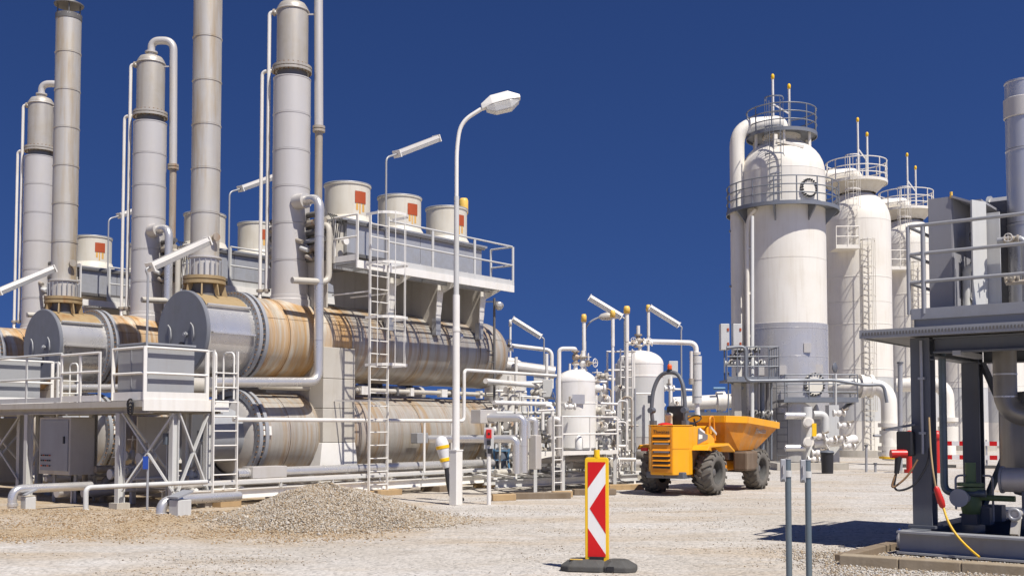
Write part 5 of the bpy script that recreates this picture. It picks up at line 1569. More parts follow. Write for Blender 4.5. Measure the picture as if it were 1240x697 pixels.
for px in (873, 888):
    a = at(px + 4, 408, 44.8)
    cb = T.part('instrument_cabinet', MB().obox(a, V((0.18, 0, 0)), V((0, 0.2, 0)), V((0, 0, 0.55))), 'light_grey_paint', bevel=0.015)
    T.part('cabinet_post', MB().bar(a - ZX * 0.5, V((a.x, a.y, zd)), 0.06), 'platform_steel', cb)
    for dz in (0.3, -0.3):
        T.part('hinge', MB().obox(a + V((0.12, -0.21, dz)), V((0.04, 0, 0)), V((0, 0.015, 0)), V((0, 0, 0.06))), 'red_plate', cb)
for k in range(7):
    a = at(884 + 6 * k, 440 - (k % 3) * 8, 44.9)
    valve(T, a, V((1, 0, 0)), 1.1, False, V((0, -1, 0.4)), mat='dark_steel' if k % 3 else 'light_grey_paint', bmat='dark_steel')
for px, r_, mt in ((914, 0.16, 'shaded_dull_stainless'), (923, 0.10, 'platform_steel'), (929, 0.07, 'dark_steel'), (934, 0.05, 'platform_steel')):
    T.part('service_pipe', MB().tube([at(px, 556, 45.2), at(px, 462, 45.2)], r_, 12), mt)
for k in range(5):
    valve(T, at(914 + 5 * k, 500 + 12 * (k % 3), 44.9), V((1, 0, 0)), 1.1, False, V((0, -1, 0.3)), mat=('dark_steel', 'light_grey_paint')[k % 2], bmat='dark_steel')
T.part('conduit', MB().tube([at(882, 450, 44.4), at(882, 540, 44.4)], 0.035, 6), 'platform_steel')
hb = [at(896, 470, 44), at(896, 418, 44), at(903, 418, 44), at(903, 461, 43.0), at(1018, 461, 43.0)]
T.part('loop_rail', MB().tube([at(880, 421, 43), at(903, 419, 43), at(903, 461, 43), at(1010, 460, 43), at(1046, 466, 43), at(1070, 465, 43), at(1074, 487, 43)], 0.07, 8, bend=0.25), 'platform_steel')
T.part('brace', MB().bar(at(884, 462, 45), at(900, 470, 45), 0.12), 'platform_steel')
T.part('riser', MB().tube([at(911, 540, 44), at(911, 262, 46.2)], 0.08, 8), 'light_grey_paint')

# two further tanks
def tank(label, px, Y, caged, rod=True):
    o = V(((px - 620) / FPX * Y, Y, 0))
    r = 1.74
    T = Thing('absorber_tank', label, 'tank', o, 'cream tanks with white ladders')
    for a, b, mt in ((0.0, 1.9, 'tank_white'), (1.9, 4.2, 'light_grey_paint'), (4.2, 8.2, 'tank_white'), (8.2, 12.6, 'tank_white')):
        T.part('shell_course', MB().lathe(o, ZX, [(r - 0.02, a), (r, a + 0.004), (r, b - 0.03), (r + 0.006, b - 0.026), (r + 0.006, b - 0.005), (r - 0.02, b)], 56), mt)
    dome(T, o, r, 12.6, 14.4, 'tank_white')
    T.part('neck', MB().lathe(o, ZX, [(0.6, 13.8), (0.6, 14.6), (0.7, 14.6), (0.7, 14.75), (0.0, 14.75)], 32), 'tank_white')
    T.part('platform_cone', MB().lathe(o, ZX, [(1.0, 14.2), (1.55, 14.72)], 40), 'cream_paint')
    ring_platform(T, o, 14.85, 0.3, 1.62, 'tank_white', posts=12, brackets=10, rails=(1.0, 0.6, 0.25))
    T.part('overhead_pipe', MB().tube([o + V((0, 0, 14.6)), o + V((0, 0, 15.35)), o + V((-2.4, 0.3, 15.2)), o + V((-2.5, 0.5, 1.0))], 0.33, 20, bend=0.8, seg=8), 'tank_white')
    if rod: rods(T, o, 14.85, ((0.05, 3.3), (0.55, 2.5)))
    sd = V((0.97, -0.25, 0))
    ou = V((-0.25, -0.97, 0))
    lb = o + V((-1.0, -1.66, 0))
    lp = T.part('side_deck', MB().wbox(lb.x - 0.9, lb.x + 0.35, lb.y - 0.75, lb.y + 0.5, 10.85, 10.95), 'tank_white')
    railing(T, [V((lb.x - 0.88, lb.y - 0.73, 10.95)), V((lb.x + 0.33, lb.y - 0.73, 10.95)), V((lb.x + 0.33, lb.y + 0.3, 10.95))], 1.05, 'tank_white', post=0.06, rail=0.06, rails=(1.0, 0.5), spacing=0.6, toe=0.1, parent=lp, flat=False)
    ladder(T, lb, sd, 15.7, 0.45, 'tank_white', 0.3, z0=10.95)
    cage(T, lb, sd, ou, 0.45, 13.1, 15.8, (13.1, 14.0, 14.9, 15.8), 'tank_white', 0.75, 5)
    lb2 = o + V((-0.32, -1.80, 0))
    ladder(T, lb2, sd, 11.4, 0.45, 'cream_paint', 0.3, z0=0.1)
    cage(T, lb2, sd, ou, 0.45, 2.4, 11.4, (2.4, 3.9, 5.4, 6.9, 8.4, 9.9, 11.3), 'cream_paint', 0.75, 5)
    for z in (1.5, 4, 6.5, 9):
        T.part('ladder_bracket', MB().bar(lb2 + ZX * z, lb2 + V((0.05, 0.35, z)), 0.06), 'cream_paint')
    for z in (9.5, 7.0, 4.6):
        T.part('cladding_patch', MB().lathe(o, ZX, [(r + 0.004, z), (r + 0.012, z + 0.01), (r + 0.012, z + 0.05), (r + 0.004, z + 0.06)], 56), 'tank_white')
    T.part('base_ring', MB().lathe(o, ZX, [(r + 0.5, 0.0), (r + 0.5, 0.35), (r, 0.35)], 48), 'concrete')
    return T
tank('cream tank with caged ladder standing between the two other tanks', 1041, 57.5, True)
tank('cream tank farthest along the row, partly hidden by the grey cabinet', 1101, 65.0, True)
tank('cream tank seen between the dark columns below the grey cabinet', 1163, 73.0, True, False)
tank('cream tank behind the shaded vessel under the right platform', 1212, 81.0, True, False)
# outlet pipe with big valve
P = [at(1003, 467, 45.6), at(1076, 468, 45), at(1078, 556, 44.6)]
T = pipe('outlet_pipe', 'fat cream pipe leaving the first tank and turning down into a valve', P, 0.33, 'tank_white', bend=0.75, n=22)
for px in (1043, 1054):
    T.part('pipe_flange', MB().cyl(at(px - 2, 467.3, 45.3), at(px + 2, 467.4, 45.3), 0.50, n=24), 'tank_white')
T.part('coupling', MB().cyl(at(1043, 467.3, 45.3), at(1055, 467.4, 45.2), 0.42, n=24), 'tank_white')
for y0, y1, r_ in ((512, 517, 0.48), (521, 536, 0.42), (540, 545, 0.48), (547, 552, 0.48)):
    T.part('valve_section', MB().cyl(at(1077.6, y0, 44.8), at(1077.6, y1, 44.8), r_, n=24), 'tank_white')
T.part('yellow_band', MB().cyl(at(1077.6, 552.5, 44.7), at(1077.6, 555, 44.7), 0.44, n=24), 'sign_yellow')
T.part('valve_stem', MB().cyl(at(1066, 527, 44.6), at(1058, 527, 44.4), 0.06, n=8), 'galvanised')
P = [at(1086, 466, 56), at(1146, 465, 55), at(1149, 552, 54.5)]
T = pipe('outlet_pipe', 'fat cream pipe seen between the dark steel columns', P, 0.36, 'tank_white', bend=0.8, n=22)
for y0, y1 in ((505, 510), (516, 534)):
    T.part('valve_section', MB().cyl(at(1148, y0, 54.7), at(1148, y1, 54.7), 0.5, n=24), 'tank_white')
# manifold in front of the first tank
T = Thing('manifold', 'white valve manifold with silver cylinders below the tank walkway', 'pipework', gnd(985, 577))
Ym = 40.0
T.part('riser', MB().tube([at(977, 577, Ym), at(977, 492, Ym)], 0.20, 16), 'light_grey_paint')
for y in (511, 535):
    m = MB().cyl(at(979, y, Ym - 0.6), at(979, y, Ym - 0.1), 0.14, n=20)
    flange(m, at(979, y, Ym - 0.5), V((0, 1, 0)), 0.20, 0.05)
    T.part('blind_flange', m, 'tank_white')
for y, x0, x1 in ((503, 951, 974), (542, 951, 975)):
    T.part('silver_cylinder', MB().cyl(at(x0, y, Ym - 0.3), at(x1, y, Ym - 0.3), 0.13, n=16), 'aluminium')
T.part('branch_pipe', MB().tube([at(985, 537, Ym), at(1012, 535, Ym), at(1034, 531, Ym + 1)], 0.17, 14, bend=0.3), 'white_pipe')
for px, py in ((992, 528), (1006, 533), (1018, 531), (1028, 540), (1022, 515), (1016, 500), (990, 548), (985, 556)):
    valve(T, at(px, py, Ym - 0.2), V((1, 0, 0)), 1.15, px % 3 == 0, V((0.9, -0.3, 0.5)))
T.part('side_column', MB().wbox(at(1004, 500, 41).x, at(1016, 500, 41).x, 41, 41.5, 0, at(1010, 490, 41).z), 'light_grey_paint')
T.part('elbow_pipe', MB().tube([at(999, 532, 40.5), at(999, 502, 40.5), at(985, 502, 40.5)], 0.16, 14, bend=0.4), 'light_grey_paint')
T.part('base_pad', MB().wbox(at(943, 575, 39).x, at(1030, 575, 39).x, 39.2, 41.5, 0, 0.25), 'concrete')
T.part('instrument_plate', MB().obox(at(986, 520, Ym - 0.6), V((0.08, 0, 0)), V((0, 0.02, 0)), V((0, 0, 0.24))), 'sign_yellow')
for px, y0 in ((1020, 470), (1023, 465)):
    T.part('dial_board', MB().soft(at(1011, 445, 43), V((0.75, -0.66, 0)), [(0.001, 0.03), (0.21, 0.02), (0.22, 0), (0.21, -0.02), (0.001, -0.03)], 20), 'dark_grey_paint') if px == 1020 else None
T.part('dial_post', MB().tube([at(1012, 452, 43), at(1012, 505, 43)], 0.05, 8), 'light_grey_paint')
p = gnd(1002, 573)
T = Thing('waste_bin', 'black round bin standing below the tank pipework', 'bin', p)
T.part('body', MB().lathe(p, ZX, [(0.0, 0.0), (0.19, 0.0), (0.21, 0.66), (0.23, 0.68), (0.23, 0.72), (0.0, 0.72)], 24), 'black_plastic')
T.part('lid', MB().soft(p, ZX, [(0.24, 0.72), (0.2, 0.77), (0.001, 0.80)], 24), 'dark_grey_paint')
for k, (px, py, top, lbl) in enumerate(((1049, 571, 540, 'thin grey stake left of the outlet valve'), (1060, 571, 562, 'short grey stake beside the outlet valve'), (1090, 570, 440, 'tall galvanised pole beside the outlet valve'))):
    p = gnd(px, py)
    T = Thing('stake', lbl, 'post', p)
    q = at(px, top, p.y)
    T.part('post', MB().cyl(p, q, 0.045 if k < 2 else 0.09, n=8), 'galvanised')
    T.part('cap', MB().cyl(q, q + ZX * 0.06, 0.07 if k < 2 else 0.12, n=8), 'dark_grey_paint')
for px, py, lbl in ((1102, 572, 'red hydrant standing behind the dark column'), (1135, 572, 'red hydrant between the dark steel columns')):
    p = gnd(px, py)
    T = Thing('hydrant', lbl, 'hydrant', p)
    T.part('barrel', MB().cyl(p, p + ZX * 1.25, 0.12, n=14), 'red_plastic')
    T.part('foot', MB().cyl(p, p + ZX * 0.12, 0.2, n=14), 'red_plastic')
    T.part('head', MB().soft(p + ZX * 1.2, ZX, [(0.17, 0), (0.18, 0.12), (0.1, 0.24), (0.001, 0.27)], 14), 'red_plastic')
    T.part('outlet', MB().cyl(p + V((-0.28, 0, 1.05)), p + V((0.28, 0, 1.05)), 0.07, n=12), 'red_plastic')
# red and white barrier boards
a, b = at(1100, 540, 42), at(1245, 535, 40)
T = Thing('barrier', 'red and white striped barrier boards seen between the columns', 'barrier', V((a.x, a.y, 0)))
for zb, nm in ((0.95, 0), (0.42, 1)):
    n = 16
    d = (b - a)
    d.z = 0
    for i in range(n):
        q0 = V((a.x, a.y, zb)) + d * (i / n)
        q1 = V((a.x, a.y, zb)) + d * ((i + 1) / n - 0.0005)
        T.part('board_stripe', MB().bar(q0, q1, 0.03, 0.17, side=V((d.y, -d.x, 0))), 'sign_red' if i % 2 else 'sign_white')
for i in range(4):
    q = V((a.x, a.y + 0.05, 0)) + d * (i / 3)
    T.part('post', MB().bar(q, q + ZX * 1.1, 0.05), 'galvanised')
    T.part('foot', MB().obox(q + ZX * 0.06, V((0.3, 0, 0)), V((0, 0.15, 0)), ZX * 0.06), 'recycled_plastic')
# ================================================================ steel structure on the right
G = V((5.33, 13.8, 0))
def g(i, j, z):
    return G + AX * i + BX * j + ZX * z
def gbox(m, i0, i1, j0, j1, z0, z1):
    return m.obox(g((i0 + i1) / 2, (j0 + j1) / 2, (z0 + z1) / 2), AX * ((i1 - i0) / 2), BX * ((j1 - j0) / 2), ZX * ((z1 - z0) / 2))
T = Thing('steel_platform', 'dark steel two-level platform on columns at the right picture edge', 'platform', G)
for k, (i, j) in enumerate(((0, 0), (2.25, 0), (0, 3.2), (2.25, 3.2))):
    c = T.part('steel_column', MB().ibeam(g(i, j, 0.34), g(i, j, 2.74), 0.24, 0.24, up=AX, tf=0.03, tw=0.02), 'dark_grey_paint')
    T.part('base_plate', gbox(MB(), i - 0.17, i + 0.17, j - 0.17, j + 0.17, 0.305, 0.338), 'dark_grey_paint', c)
    for z in (0.75, 2.45):
        T.part('stiffener', gbox(MB(), i - 0.1, i + 0.1, j - 0.125, j + 0.125, z, z + 0.02), 'dark_grey_paint', c)
T.part('roof_beam', MB().ibeam(g(-0.1, 0.0, 2.62), g(2.6, 0.0, 2.62), 0.22, 0.2), 'dark_grey_paint')
T.part('roof_beam', MB().ibeam(g(0.0, 0.16, 2.64), g(0.0, 4.0, 2.64), 0.2, 0.18), 'dark_grey_paint')
T.part('roof_beam', MB().ibeam(g(2.25, 0.16, 2.62), g(2.25, 4.0, 2.62), 0.22, 0.2), 'dark_grey_paint')
# lower walkway grating: bearing bars
T.part('walkway_edge', gbox(MB(), -0.46, -0.43, -0.66, 4.2, 2.74, 2.85), 'grey_paint')
T.part('walkway_edge', gbox(MB(), -0.43, 3.4, -0.66, -0.63, 2.74, 2.85), 'grey_paint')
T.part('walkway_sheet', gbox(MB(), -0.43, 3.4, -0.63, 4.2, 2.752, 2.80), 'dark_steel')
m = MB()
for k in range(120):
    j = -0.62 + 0.04 * k
    gbox(m, -0.467, -0.4605, j, j + 0.02, 2.775, 2.815)
T.part('grating_bars', m, 'dark_steel', kind='stuff')
for j in (0.4, 1.6):
    T.part('pipe_hanger', gbox(MB(), -0.1, 0.9, j, j + 0.1, 2.5, 2.56), 'galvanised')
# upper deck
T.part('deck_beam', gbox(MB(), -0.08, -0.04, -0.05, 4.2, 2.86, 3.06), 'grey_paint')
T.part('deck_beam', gbox(MB(), -0.04, 3.4, -0.09, -0.05, 2.86, 3.06), 'grey_paint')
T.part('upper_deck', gbox(MB(), -0.04, 3.4, -0.05, 4.2, 3.0, 3.05), 'galvanised')
T.part('deck_fascia', gbox(MB(), -0.12, -0.083, -0.10, 4.2, 2.98, 3.12), 'galvanised')
railing(T, [g(2.6, -0.13, 3.05), g(-0.1, -0.13, 3.05), g(-0.1, 4.0, 3.05)], 1.15, 'galvanised', post=0.055, rail=0.048, rails=(1.0, 0.68, 0.36), spacing=3.2, toe=0, flat=False)
T.part('corner_post', MB().cyl(g(-0.1, 0.06, 3.05), g(-0.1, 0.06, 4.18), 0.03, n=10), 'galvanised')
# bracing and base frame
T.part('brace', MB().bar(g(2.25, 0.15, 2.5), g(2.25, 0.55, 1.5), 0.10, 0.06), 'dark_grey_paint')
T.part('brace', MB().bar(g(2.25, 0.55, 1.5), g(2.25, 0.1, 0.4), 0.10, 0.06), 'post_blue_grey')
T.part('base_beam', MB().ibeam(g(-0.55, -0.15, 0.16), g(-0.55, 4.5, 0.16), 0.28, 0.24, tf=0.025), 'grey_paint')
T.part('base_beam', MB().ibeam(g(-0.4, 0.0, 0.165), g(4.5, 0.0, 0.165), 0.27, 0.24, tf=0.025), 'dark_grey_paint')
T.part('base_beam', MB().ibeam(g(-0.4, 1.55, 0.165), g(4.5, 1.55, 0.165), 0.27, 0.24, tf=0.025), 'dark_steel')
T.part('base_beam', MB().ibeam(g(2.25, 0.14, 0.16), g(2.25, 1.4, 0.16), 0.26, 0.2), 'dark_grey_paint')
for i in (0.9, 1.5):
    T.part('equipment_foot', gbox(MB(), i, i + 0.22, 0.3, 0.55, 0.3, 0.52), 'dark_grey_paint')
# conduit, pipe on the first column
T.part('conduit', MB().tube([g(-0.16, 0.03, 2.7), g(-0.16, 0.03, 1.25)], 0.02, 8), 'galvanised')
for z in (1.5, 2.2):
    T.part('conduit_clip', gbox(MB(), -0.18, -0.13, -0.01, 0.07, z, z + 0.03), 'galvanised')
T.part('vertical_pipe', MB().tube([g(0.75, 0.02, 2.74), g(0.75, 0.02, 0.72), g(0.75, 0.55, 0.72)], 0.05, 10, bend=0.12), 'post_blue_grey')

T = Thing('valve_cabinet', 'open-fronted grey sheet cabinet on the upper right platform', 'cabinet', g(0.6, 0.504, 3.05))
T.part('side_panel', gbox(MB(), 0.35, 0.37, 0.000, 0.291, 3.06, 4.62), 'cabinet_grey')
T.part('back_panel', gbox(MB(), 1.25, 1.27, 0.000, 1.008, 3.06, 4.66), 'dark_steel')
T.part('end_panel', gbox(MB(), 0.37, 1.25, -0.011, 0.000, 3.06, 4.64), 'cabinet_grey')
T.part('inner_panel', gbox(MB(), 0.37, 1.25, 0.291, 0.302, 3.06, 4.60), 'cabinet_grey')
T.part('roof_sheet', MB().prism([g(0.33, 0.302, 4.60), g(0.33, 0.532, 4.50), g(0.33, 0.672, 4.50), g(0.33, 0.672, 4.53), g(0.33, 0.532, 4.53), g(0.33, 0.302, 4.63)], AX * 0.95), 'cabinet_grey')
T.part('door', MB().obox(g(0.18, 0.672, 3.78), (AX * 0.9 + BX * 0.35).normalized() * 0.14, (BX * 0.9 - AX * 0.35).normalized() * 0.012, ZX * 0.70), 'light_grey_paint')
T.part('door', MB().obox(g(0.35, 0.795, 3.70), BX * 0.09, AX * 0.012, ZX * 0.64), 'light_grey_paint')
for z in (3.3, 3.72, 4.12):
    valve(T, g(0.75, 0.532, z), BX, 0.6, z < 3.5, AX * -1, mat='dark_steel', bmat='rusty_pipe')
T.part('inner_pipe', MB().tube([g(0.7, 0.364, 3.1), g(0.7, 0.364, 3.72), g(0.7, 0.644, 3.72)], 0.05, 10, bend=0.12), 'light_grey_paint')
T.part('inner_pipe', MB().tube([g(0.9, 0.437, 3.1), g(0.9, 0.437, 4.4)], 0.03, 8), 'galvanised')
T.part('actuator', MB().soft(g(0.62, 0.560, 3.82), ZX, [(0.05, 0), (0.09, 0.02), (0.09, 0.2), (0.06, 0.24), (0.001, 0.25)], 16), 'black_plastic')
T.part('corner_bolt', MB().cyl(g(0.36, 0.291, 4.6), g(0.36, 0.291, 4.68), 0.02, n=8), 'cap_yellow')
# silver stack and duct
T = Thing('exhaust_stack', 'silver round stack rising above the right platform', 'stack', g(1.2, 0.93, 3.05))
so = g(1.2, 0.99, 0)
for a, b in ((3.06, 4.3), (4.3, 5.3), (5.3, 6.22)):
    T.part('stack_section', MB().lathe(so, ZX, [(0.2, a), (0.215, a + 0.004), (0.215, b - 0.03), (0.222, b - 0.026), (0.222, b - 0.006), (0.2, b)], 32), 'aluminium')
T.part('stack_collar', MB().lathe(so, ZX, [(0.222, 5.72), (0.235, 5.73), (0.235, 5.98), (0.222, 5.99)], 32), 'tower_cladding')
T.part('stack_lip', MB().lathe(so, ZX, [(0.215, 6.215), (0.215, 6.22), (0.17, 6.22), (0.17, 6.0)], 32), 'aluminium')
T = Thing('silver_duct', 'fat silver duct behind the cabinet at the right edge', 'duct', g(1.6, 1.6, 3.05))
T.part('duct_run', MB().tube([g(1.75, 0.42, 4.66), g(1.75, 2.4, 4.66)], 0.15, 20), 'aluminium')
T.part('duct_leg', MB().cyl(g(1.75, 1.3, 3.06), g(1.75, 1.3, 4.55), 0.14, n=18), 'aluminium')
T.part('flange_ring', MB().cyl(g(1.75, 0.40, 4.66), g(1.75, 0.44, 4.66), 0.18, n=20), 'grey_paint')
T = Thing('side_pipework', 'rusty valves and pipes beside the cabinet at the right edge', 'pipework', g(0.3, 1.9, 3.05))
T.part('pipe_run', MB().tube([g(0.25, 0.88, 3.95), g(0.25, 1.2, 3.95), g(0.25, 1.2, 3.1)], 0.045, 10, bend=0.1), 'galvanised')
T.part('pipe_run', MB().tube([g(0.2, 0.98, 3.4), g(0.2, 1.5, 3.4)], 0.03, 8), 'rusty_pipe')
for z in (3.45, 3.95):
    valve(T, g(0.22, 1.05, z), BX, 0.45, z > 3.8, AX * -1, mat='rusty_pipe')
# vessel and cylinder under the platform
T = Thing('under_vessel', 'shaded metal vessel with clad elbow under the right platform', 'vessel', g(1.6, 1.35, 0.3))
vo = g(1.7, 0.98, 0)
T.part('shell', MB().soft(vo, ZX, [(0.001, 0.6), (0.3, 0.68), (0.45, 0.9), (0.48, 1.1), (0.48, 1.9), (0.42, 2.05), (0.001, 2.1)], 40), 'shaded_dull_stainless')  # shade of the platform above is put into this darker metal colour
T.part('vessel_leg', gbox(MB(), 1.66, 1.76, 0.93, 1.03, 0.3, 0.65), 'dark_steel')
T.part('clad_pipe', MB().tube([g(1.2, 0.70, 2.62), g(1.2, 0.70, 1.75), g(1.2, 2.4, 1.72)], 0.15, 18, bend=0.32), 'shaded_dull_stainless')
for z in (2.0, 2.3):
    T.part('band', MB().lathe(g(1.2, 0.70, z), ZX, [(0.15, -0.012), (0.156, -0.01), (0.156, 0.01), (0.15, 0.012)], 20), 'aluminium')
T = Thing('lying_cylinder', 'silver lying cylinder with round flat end at the platform foot', 'cylinder', g(0.55, 1.0, 0.6))
T.part('shell', MB().cyl(g(0.55, 0.82, 0.92), g(0.55, 2.5, 0.92), 0.155, n=32), 'aluminium_matt')
T.part('end_plate', MB().cyl(g(0.55, 0.79, 0.92), g(0.55, 0.818, 0.92), 0.175, n=32), 'galvanised')
for j in (1.05, 1.8):
    T.part('cradle', gbox(MB(), 0.45, 0.65, j, j + 0.08, 0.31, 0.78), 'dark_grey_paint')
T = Thing('green_pump', 'olive green pump with valves at the platform foot', 'pump', g(0.85, 0.4, 0.3))
c = g(0.85, 0.33, 0)
T.part('pump_body', MB().soft(c, ZX, [(0.001, 0.42), (0.11, 0.44), (0.13, 0.55), (0.13, 0.72), (0.08, 0.78), (0.001, 0.78)], 20), 'green_paint')
T.part('pump_neck', MB().cyl(c + ZX * 0.76, c + ZX * 1.12, 0.07, n=14), 'green_paint')
m = MB()
flange(m, c + ZX * 0.83, ZX, 0.17, 0.022)
flange(m, c + ZX * 0.77, ZX, 0.17, 0.022)
T.part('pump_flange', m, 'green_paint')
T.part('pump_stand', MB().obox(c + ZX * 0.37, AX * 0.1, BX * 0.1, ZX * 0.07), 'dark_steel')
m = MB().cyl(g(0.6, 0.25, 0.66), g(0.85, 0.33, 0.66), 0.07, n=14)
flange(m, g(0.6, 0.25, 0.66), AX, 0.12, 0.02)
T.part('suction_nozzle', m, 'light_grey_paint')
T.part('tubing', MB().tube([c + V((-0.2, 0, 0.5)), c + V((-0.2, 0, 0.95)), c + V((-0.05, 0, 0.95))], 0.015, 6, bend=0.08), 'galvanised')
T.part('tubing', MB().tube([c + V((0.12, -0.1, 0.95)), c + V((0.25, -0.1, 0.95)), c + V((0.25, -0.1, 0.35))], 0.015, 6, bend=0.08), 'galvanised')
T.part('link_pipe', MB().tube([c + ZX * 0.66 + BX * 0.1, c + ZX * 0.66 + BX * 0.55], 0.04, 10), 'green_paint')
p = g(-0.35, 1.15, 0.55)
T = Thing('pipe_flange_end', 'open flanged pipe end at the right edge', 'pipe', p - ZX * 0.2)
T.part('pipe_run', MB().tube([p, p + AX * 0.6], 0.045, 12), 'aluminium_matt')
T.part('end_ring', MB().ring(p, AX, 0.06, 0.022, 20, 8), 'galvanised')
T.part('prop', MB().bar(V((p.x, p.y, 0.30)), p + AX * 0.1 - ZX * 0.04, 0.09), 'beige_steel')
# socket box, plugs and cable
p = g(-0.22, -0.16, 1.38)
T = Thing('socket_box', 'black socket box with red plug on the dark column', 'socket', p - ZX * 0.2)
T.part('casing', MB().obox(p, AX * 0.08, BX * 0.10, ZX * 0.16), 'black_plastic', bevel=0.02)
T.part('hood', MB().prism([p + V((-0.26, 0, 0.19)), p + V((0.1, -0.06, 0.26)), p + V((0.1, -0.06, 0.23)), p + V((-0.26, 0, 0.165))], V((0.05, 0.22, 0))), 'dark_grey_paint')
T.part('plug', MB().cyl(p + V((-0.22, -0.06, -0.13)), p + V((-0.02, -0.06, -0.13)), 0.055, n=16), 'red_plastic', bevel=0.006)
T.part('plug_handle', MB().cyl(p + V((-0.12, -0.06, -0.16)), p + V((-0.15, -0.06, -0.38)), 0.045, 0.03, n=12), 'black_plastic')
T.part('cord', MB().tube([p + V((-0.15, -0.06, -0.36)), p + V((-0.20, -0.06, -0.62)), p + V((0.05, -0.12, -0.55)), p + V((0.22, -0.16, -0.25)), p + V((0.24, -0.16, -0.05))], 0.014, 8, bend=0.18), 'black_plastic')
T.part('cord', MB().tube([p + V((-0.15, -0.06, -0.36)), p + V((-0.24, -0.06, -0.6)), p + V((-0.02, -0.1, -0.42)), p + V((0.1, -0.12, -0.2))], 0.013, 8, bend=0.2), 'rust')
a, b = at(1131, 565, 13.2), at(1142, 612, 13.1)
T = Thing('extension_cable', 'yellow cable with red coupling hanging down to the kerb', 'cable', gnd(1185, 673))
T.part('coupling', MB().soft(at(1133, 588, 13.1), at(1142, 614, 13.1) - at(1133, 588, 13.1), [(0.012, 0), (0.035, 0.03), (0.04, 0.12), (0.045, 0.2), (0.035, 0.26), (0.012, 0.29)], 14), 'red_plastic')
T.part('upper_lead', MB().tube([at(1125, 505, 13.3), at(1127, 545, 13.2), at(1130, 572, 13.1), at(1133, 589, 13.1)], 0.012, 8, bend=0.1), 'timber')
T.part('cable_run', MB().tube([at(1142, 613, 13.1), at(1148, 632, 13.0), at(1160, 650, 12.9), at(1174, 664, 12.75), at(1186, 674, 12.6)], 0.014, 8, bend=0.15), 'cable_yellow')
# kerb
k0, k1 = gnd(1022, 684), gnd(1262, 700)
T = Thing('concrete_kerb', 'long weathered kerb beam in front of the right platform', 'kerb', k0)
d = (k1 - k0) * 1.6
for i in range(5):
    q0, q1 = k0 + d * (i / 5), k0 + d * ((i + 1) / 5 - 0.002)
    T.part('kerb_stone', MB().bar(q0 + ZX * 0.055 + V((0, 0.10, 0)), q1 + ZX * 0.055 + V((0, 0.10, 0)), 0.13, 0.20, side=ZX), 'kerb_brown', bevel=0.012)
T.part('side_kerb', MB().bar(k0 + V((0.06, 0.3, 0.04)), k0 + AX * 4.2 + V((0.06, 0.3, 0.04)), 0.10, 0.16, side=ZX), 'timber_dark', bevel=0.01)
T = Thing('water_bottle', 'small clear bluish bottle at the foot of the dark column', 'bottle', g(-0.3, -0.2, 0))
q = g(-0.35, -0.22, 0.05)
T.part('bottle_body', MB().soft(q, ZX, [(0.001, 0), (0.035, 0.005), (0.035, 0.15), (0.012, 0.2), (0.012, 0.23)], 12), 'lamp_lens')
T.part('bottle_cap', MB().cyl(q + ZX * 0.225, q + ZX * 0.25, 0.015, n=10), 'blue_plate')
# ================================================================ delineator board
p = V((0.95, 11.96, 0))
T = Thing('delineator', 'red and white chevron delineator board in yellow frame on black foot', 'road sign', p)
ya = R(-12)
hx = V((math.cos(ya), math.sin(ya), 0))
hy = V((-math.sin(ya), math.cos(ya), 0))
def dl(x, y, z):
    return p + hx * x + hy * y + ZX * z
W, Z0, Z1 = 0.132, 0.10, 1.255
fr = MB()
cr = 0.03
out = []
for cx, cz, a0 in ((W - cr, Z1 - cr, 0), (-W + cr, Z1 - cr, 90), (-W + cr, Z0 + cr, 180), (W - cr, Z0 + cr, 270)):
    for k in range(4):
        q = R(a0 + 30 * k)
        out.append(dl(cx + cr * math.cos(q), 0.03, cz + cr * math.sin(q)))
fr.prism(out, hy * -0.06)
T.part('frame', fr, 'sign_yellow', bevel=0.006)
T.part('knob', MB().cyl(dl(0.0, 0, Z1), dl(0.0, 0, Z1 + 0.085), 0.034, n=14), 'sign_yellow', bevel=0.006)
X0, X1, B0, B1 = -0.098, 0.100, Z0 + 0.055, Z1 - 0.05
H = B1 - B0
def fz(v):
    return B1 - H * v
face = T.part('face', MB().prism([dl(X0, -0.031, B0), dl(X1, -0.031, B0), dl(X1, -0.031, B1), dl(X0, -0.031, B1)], hy * -0.002), 'sign_white')
for P in ([(X0, 0.0), (X1, 0.0), (X1, 0.015), (X0, 0.28)], [(X0 + 0.02, 0.492), (X1, 0.228), (X1, 0.757)], [(X0, 0.70), (X1, 0.975), (X1, 1.0), (X0, 1.0)]):
    T.part('red_field', MB().prism([dl(x, -0.0335, fz(v)) for x, v in P], hy * -0.002), 'sign_red', face)
def foot_block(x0, x1, name):
    prof = [(x0 + 0.12, 0.0), (x1 - 0.12, 0.0)]
    m = MB()
    bot = [dl(x, y, 0.0) for x, y in ((x0, -0.10), (x0 + 0.10, -0.20), (x1 - 0.10, -0.20), (x1, -0.10), (x1, 0.10), (x1 - 0.10, 0.20), (x0 + 0.10, 0.20), (x0, 0.10))]
    mid = [q + ZX * 0.06 for q in bot]
    top = [dl(x, y, 0.125) for x, y in ((x0 + 0.10, -0.05), (x0 + 0.16, -0.13), (x1 - 0.16, -0.13), (x1 - 0.10, -0.05), (x1 - 0.10, 0.05), (x1 - 0.16, 0.13), (x0 + 0.16, 0.13), (x0 + 0.10, 0.05))]
    n = 8
    m.add(bot + mid + top, [tuple(range(n))[::-1], tuple(range(2 * n, 3 * n))] + [(k * n + i, k * n + (i + 1) % n, (k + 1) * n + (i + 1) % n, (k + 1) * n + i) for k in range(2) for i in range(n)])
    return T.part(name, m, 'recycled_plastic', bevel=0.012)
foot_block(-0.40, 0.16, 'foot_plate')
foot_block(0.02, 0.44, 'foot_plate')
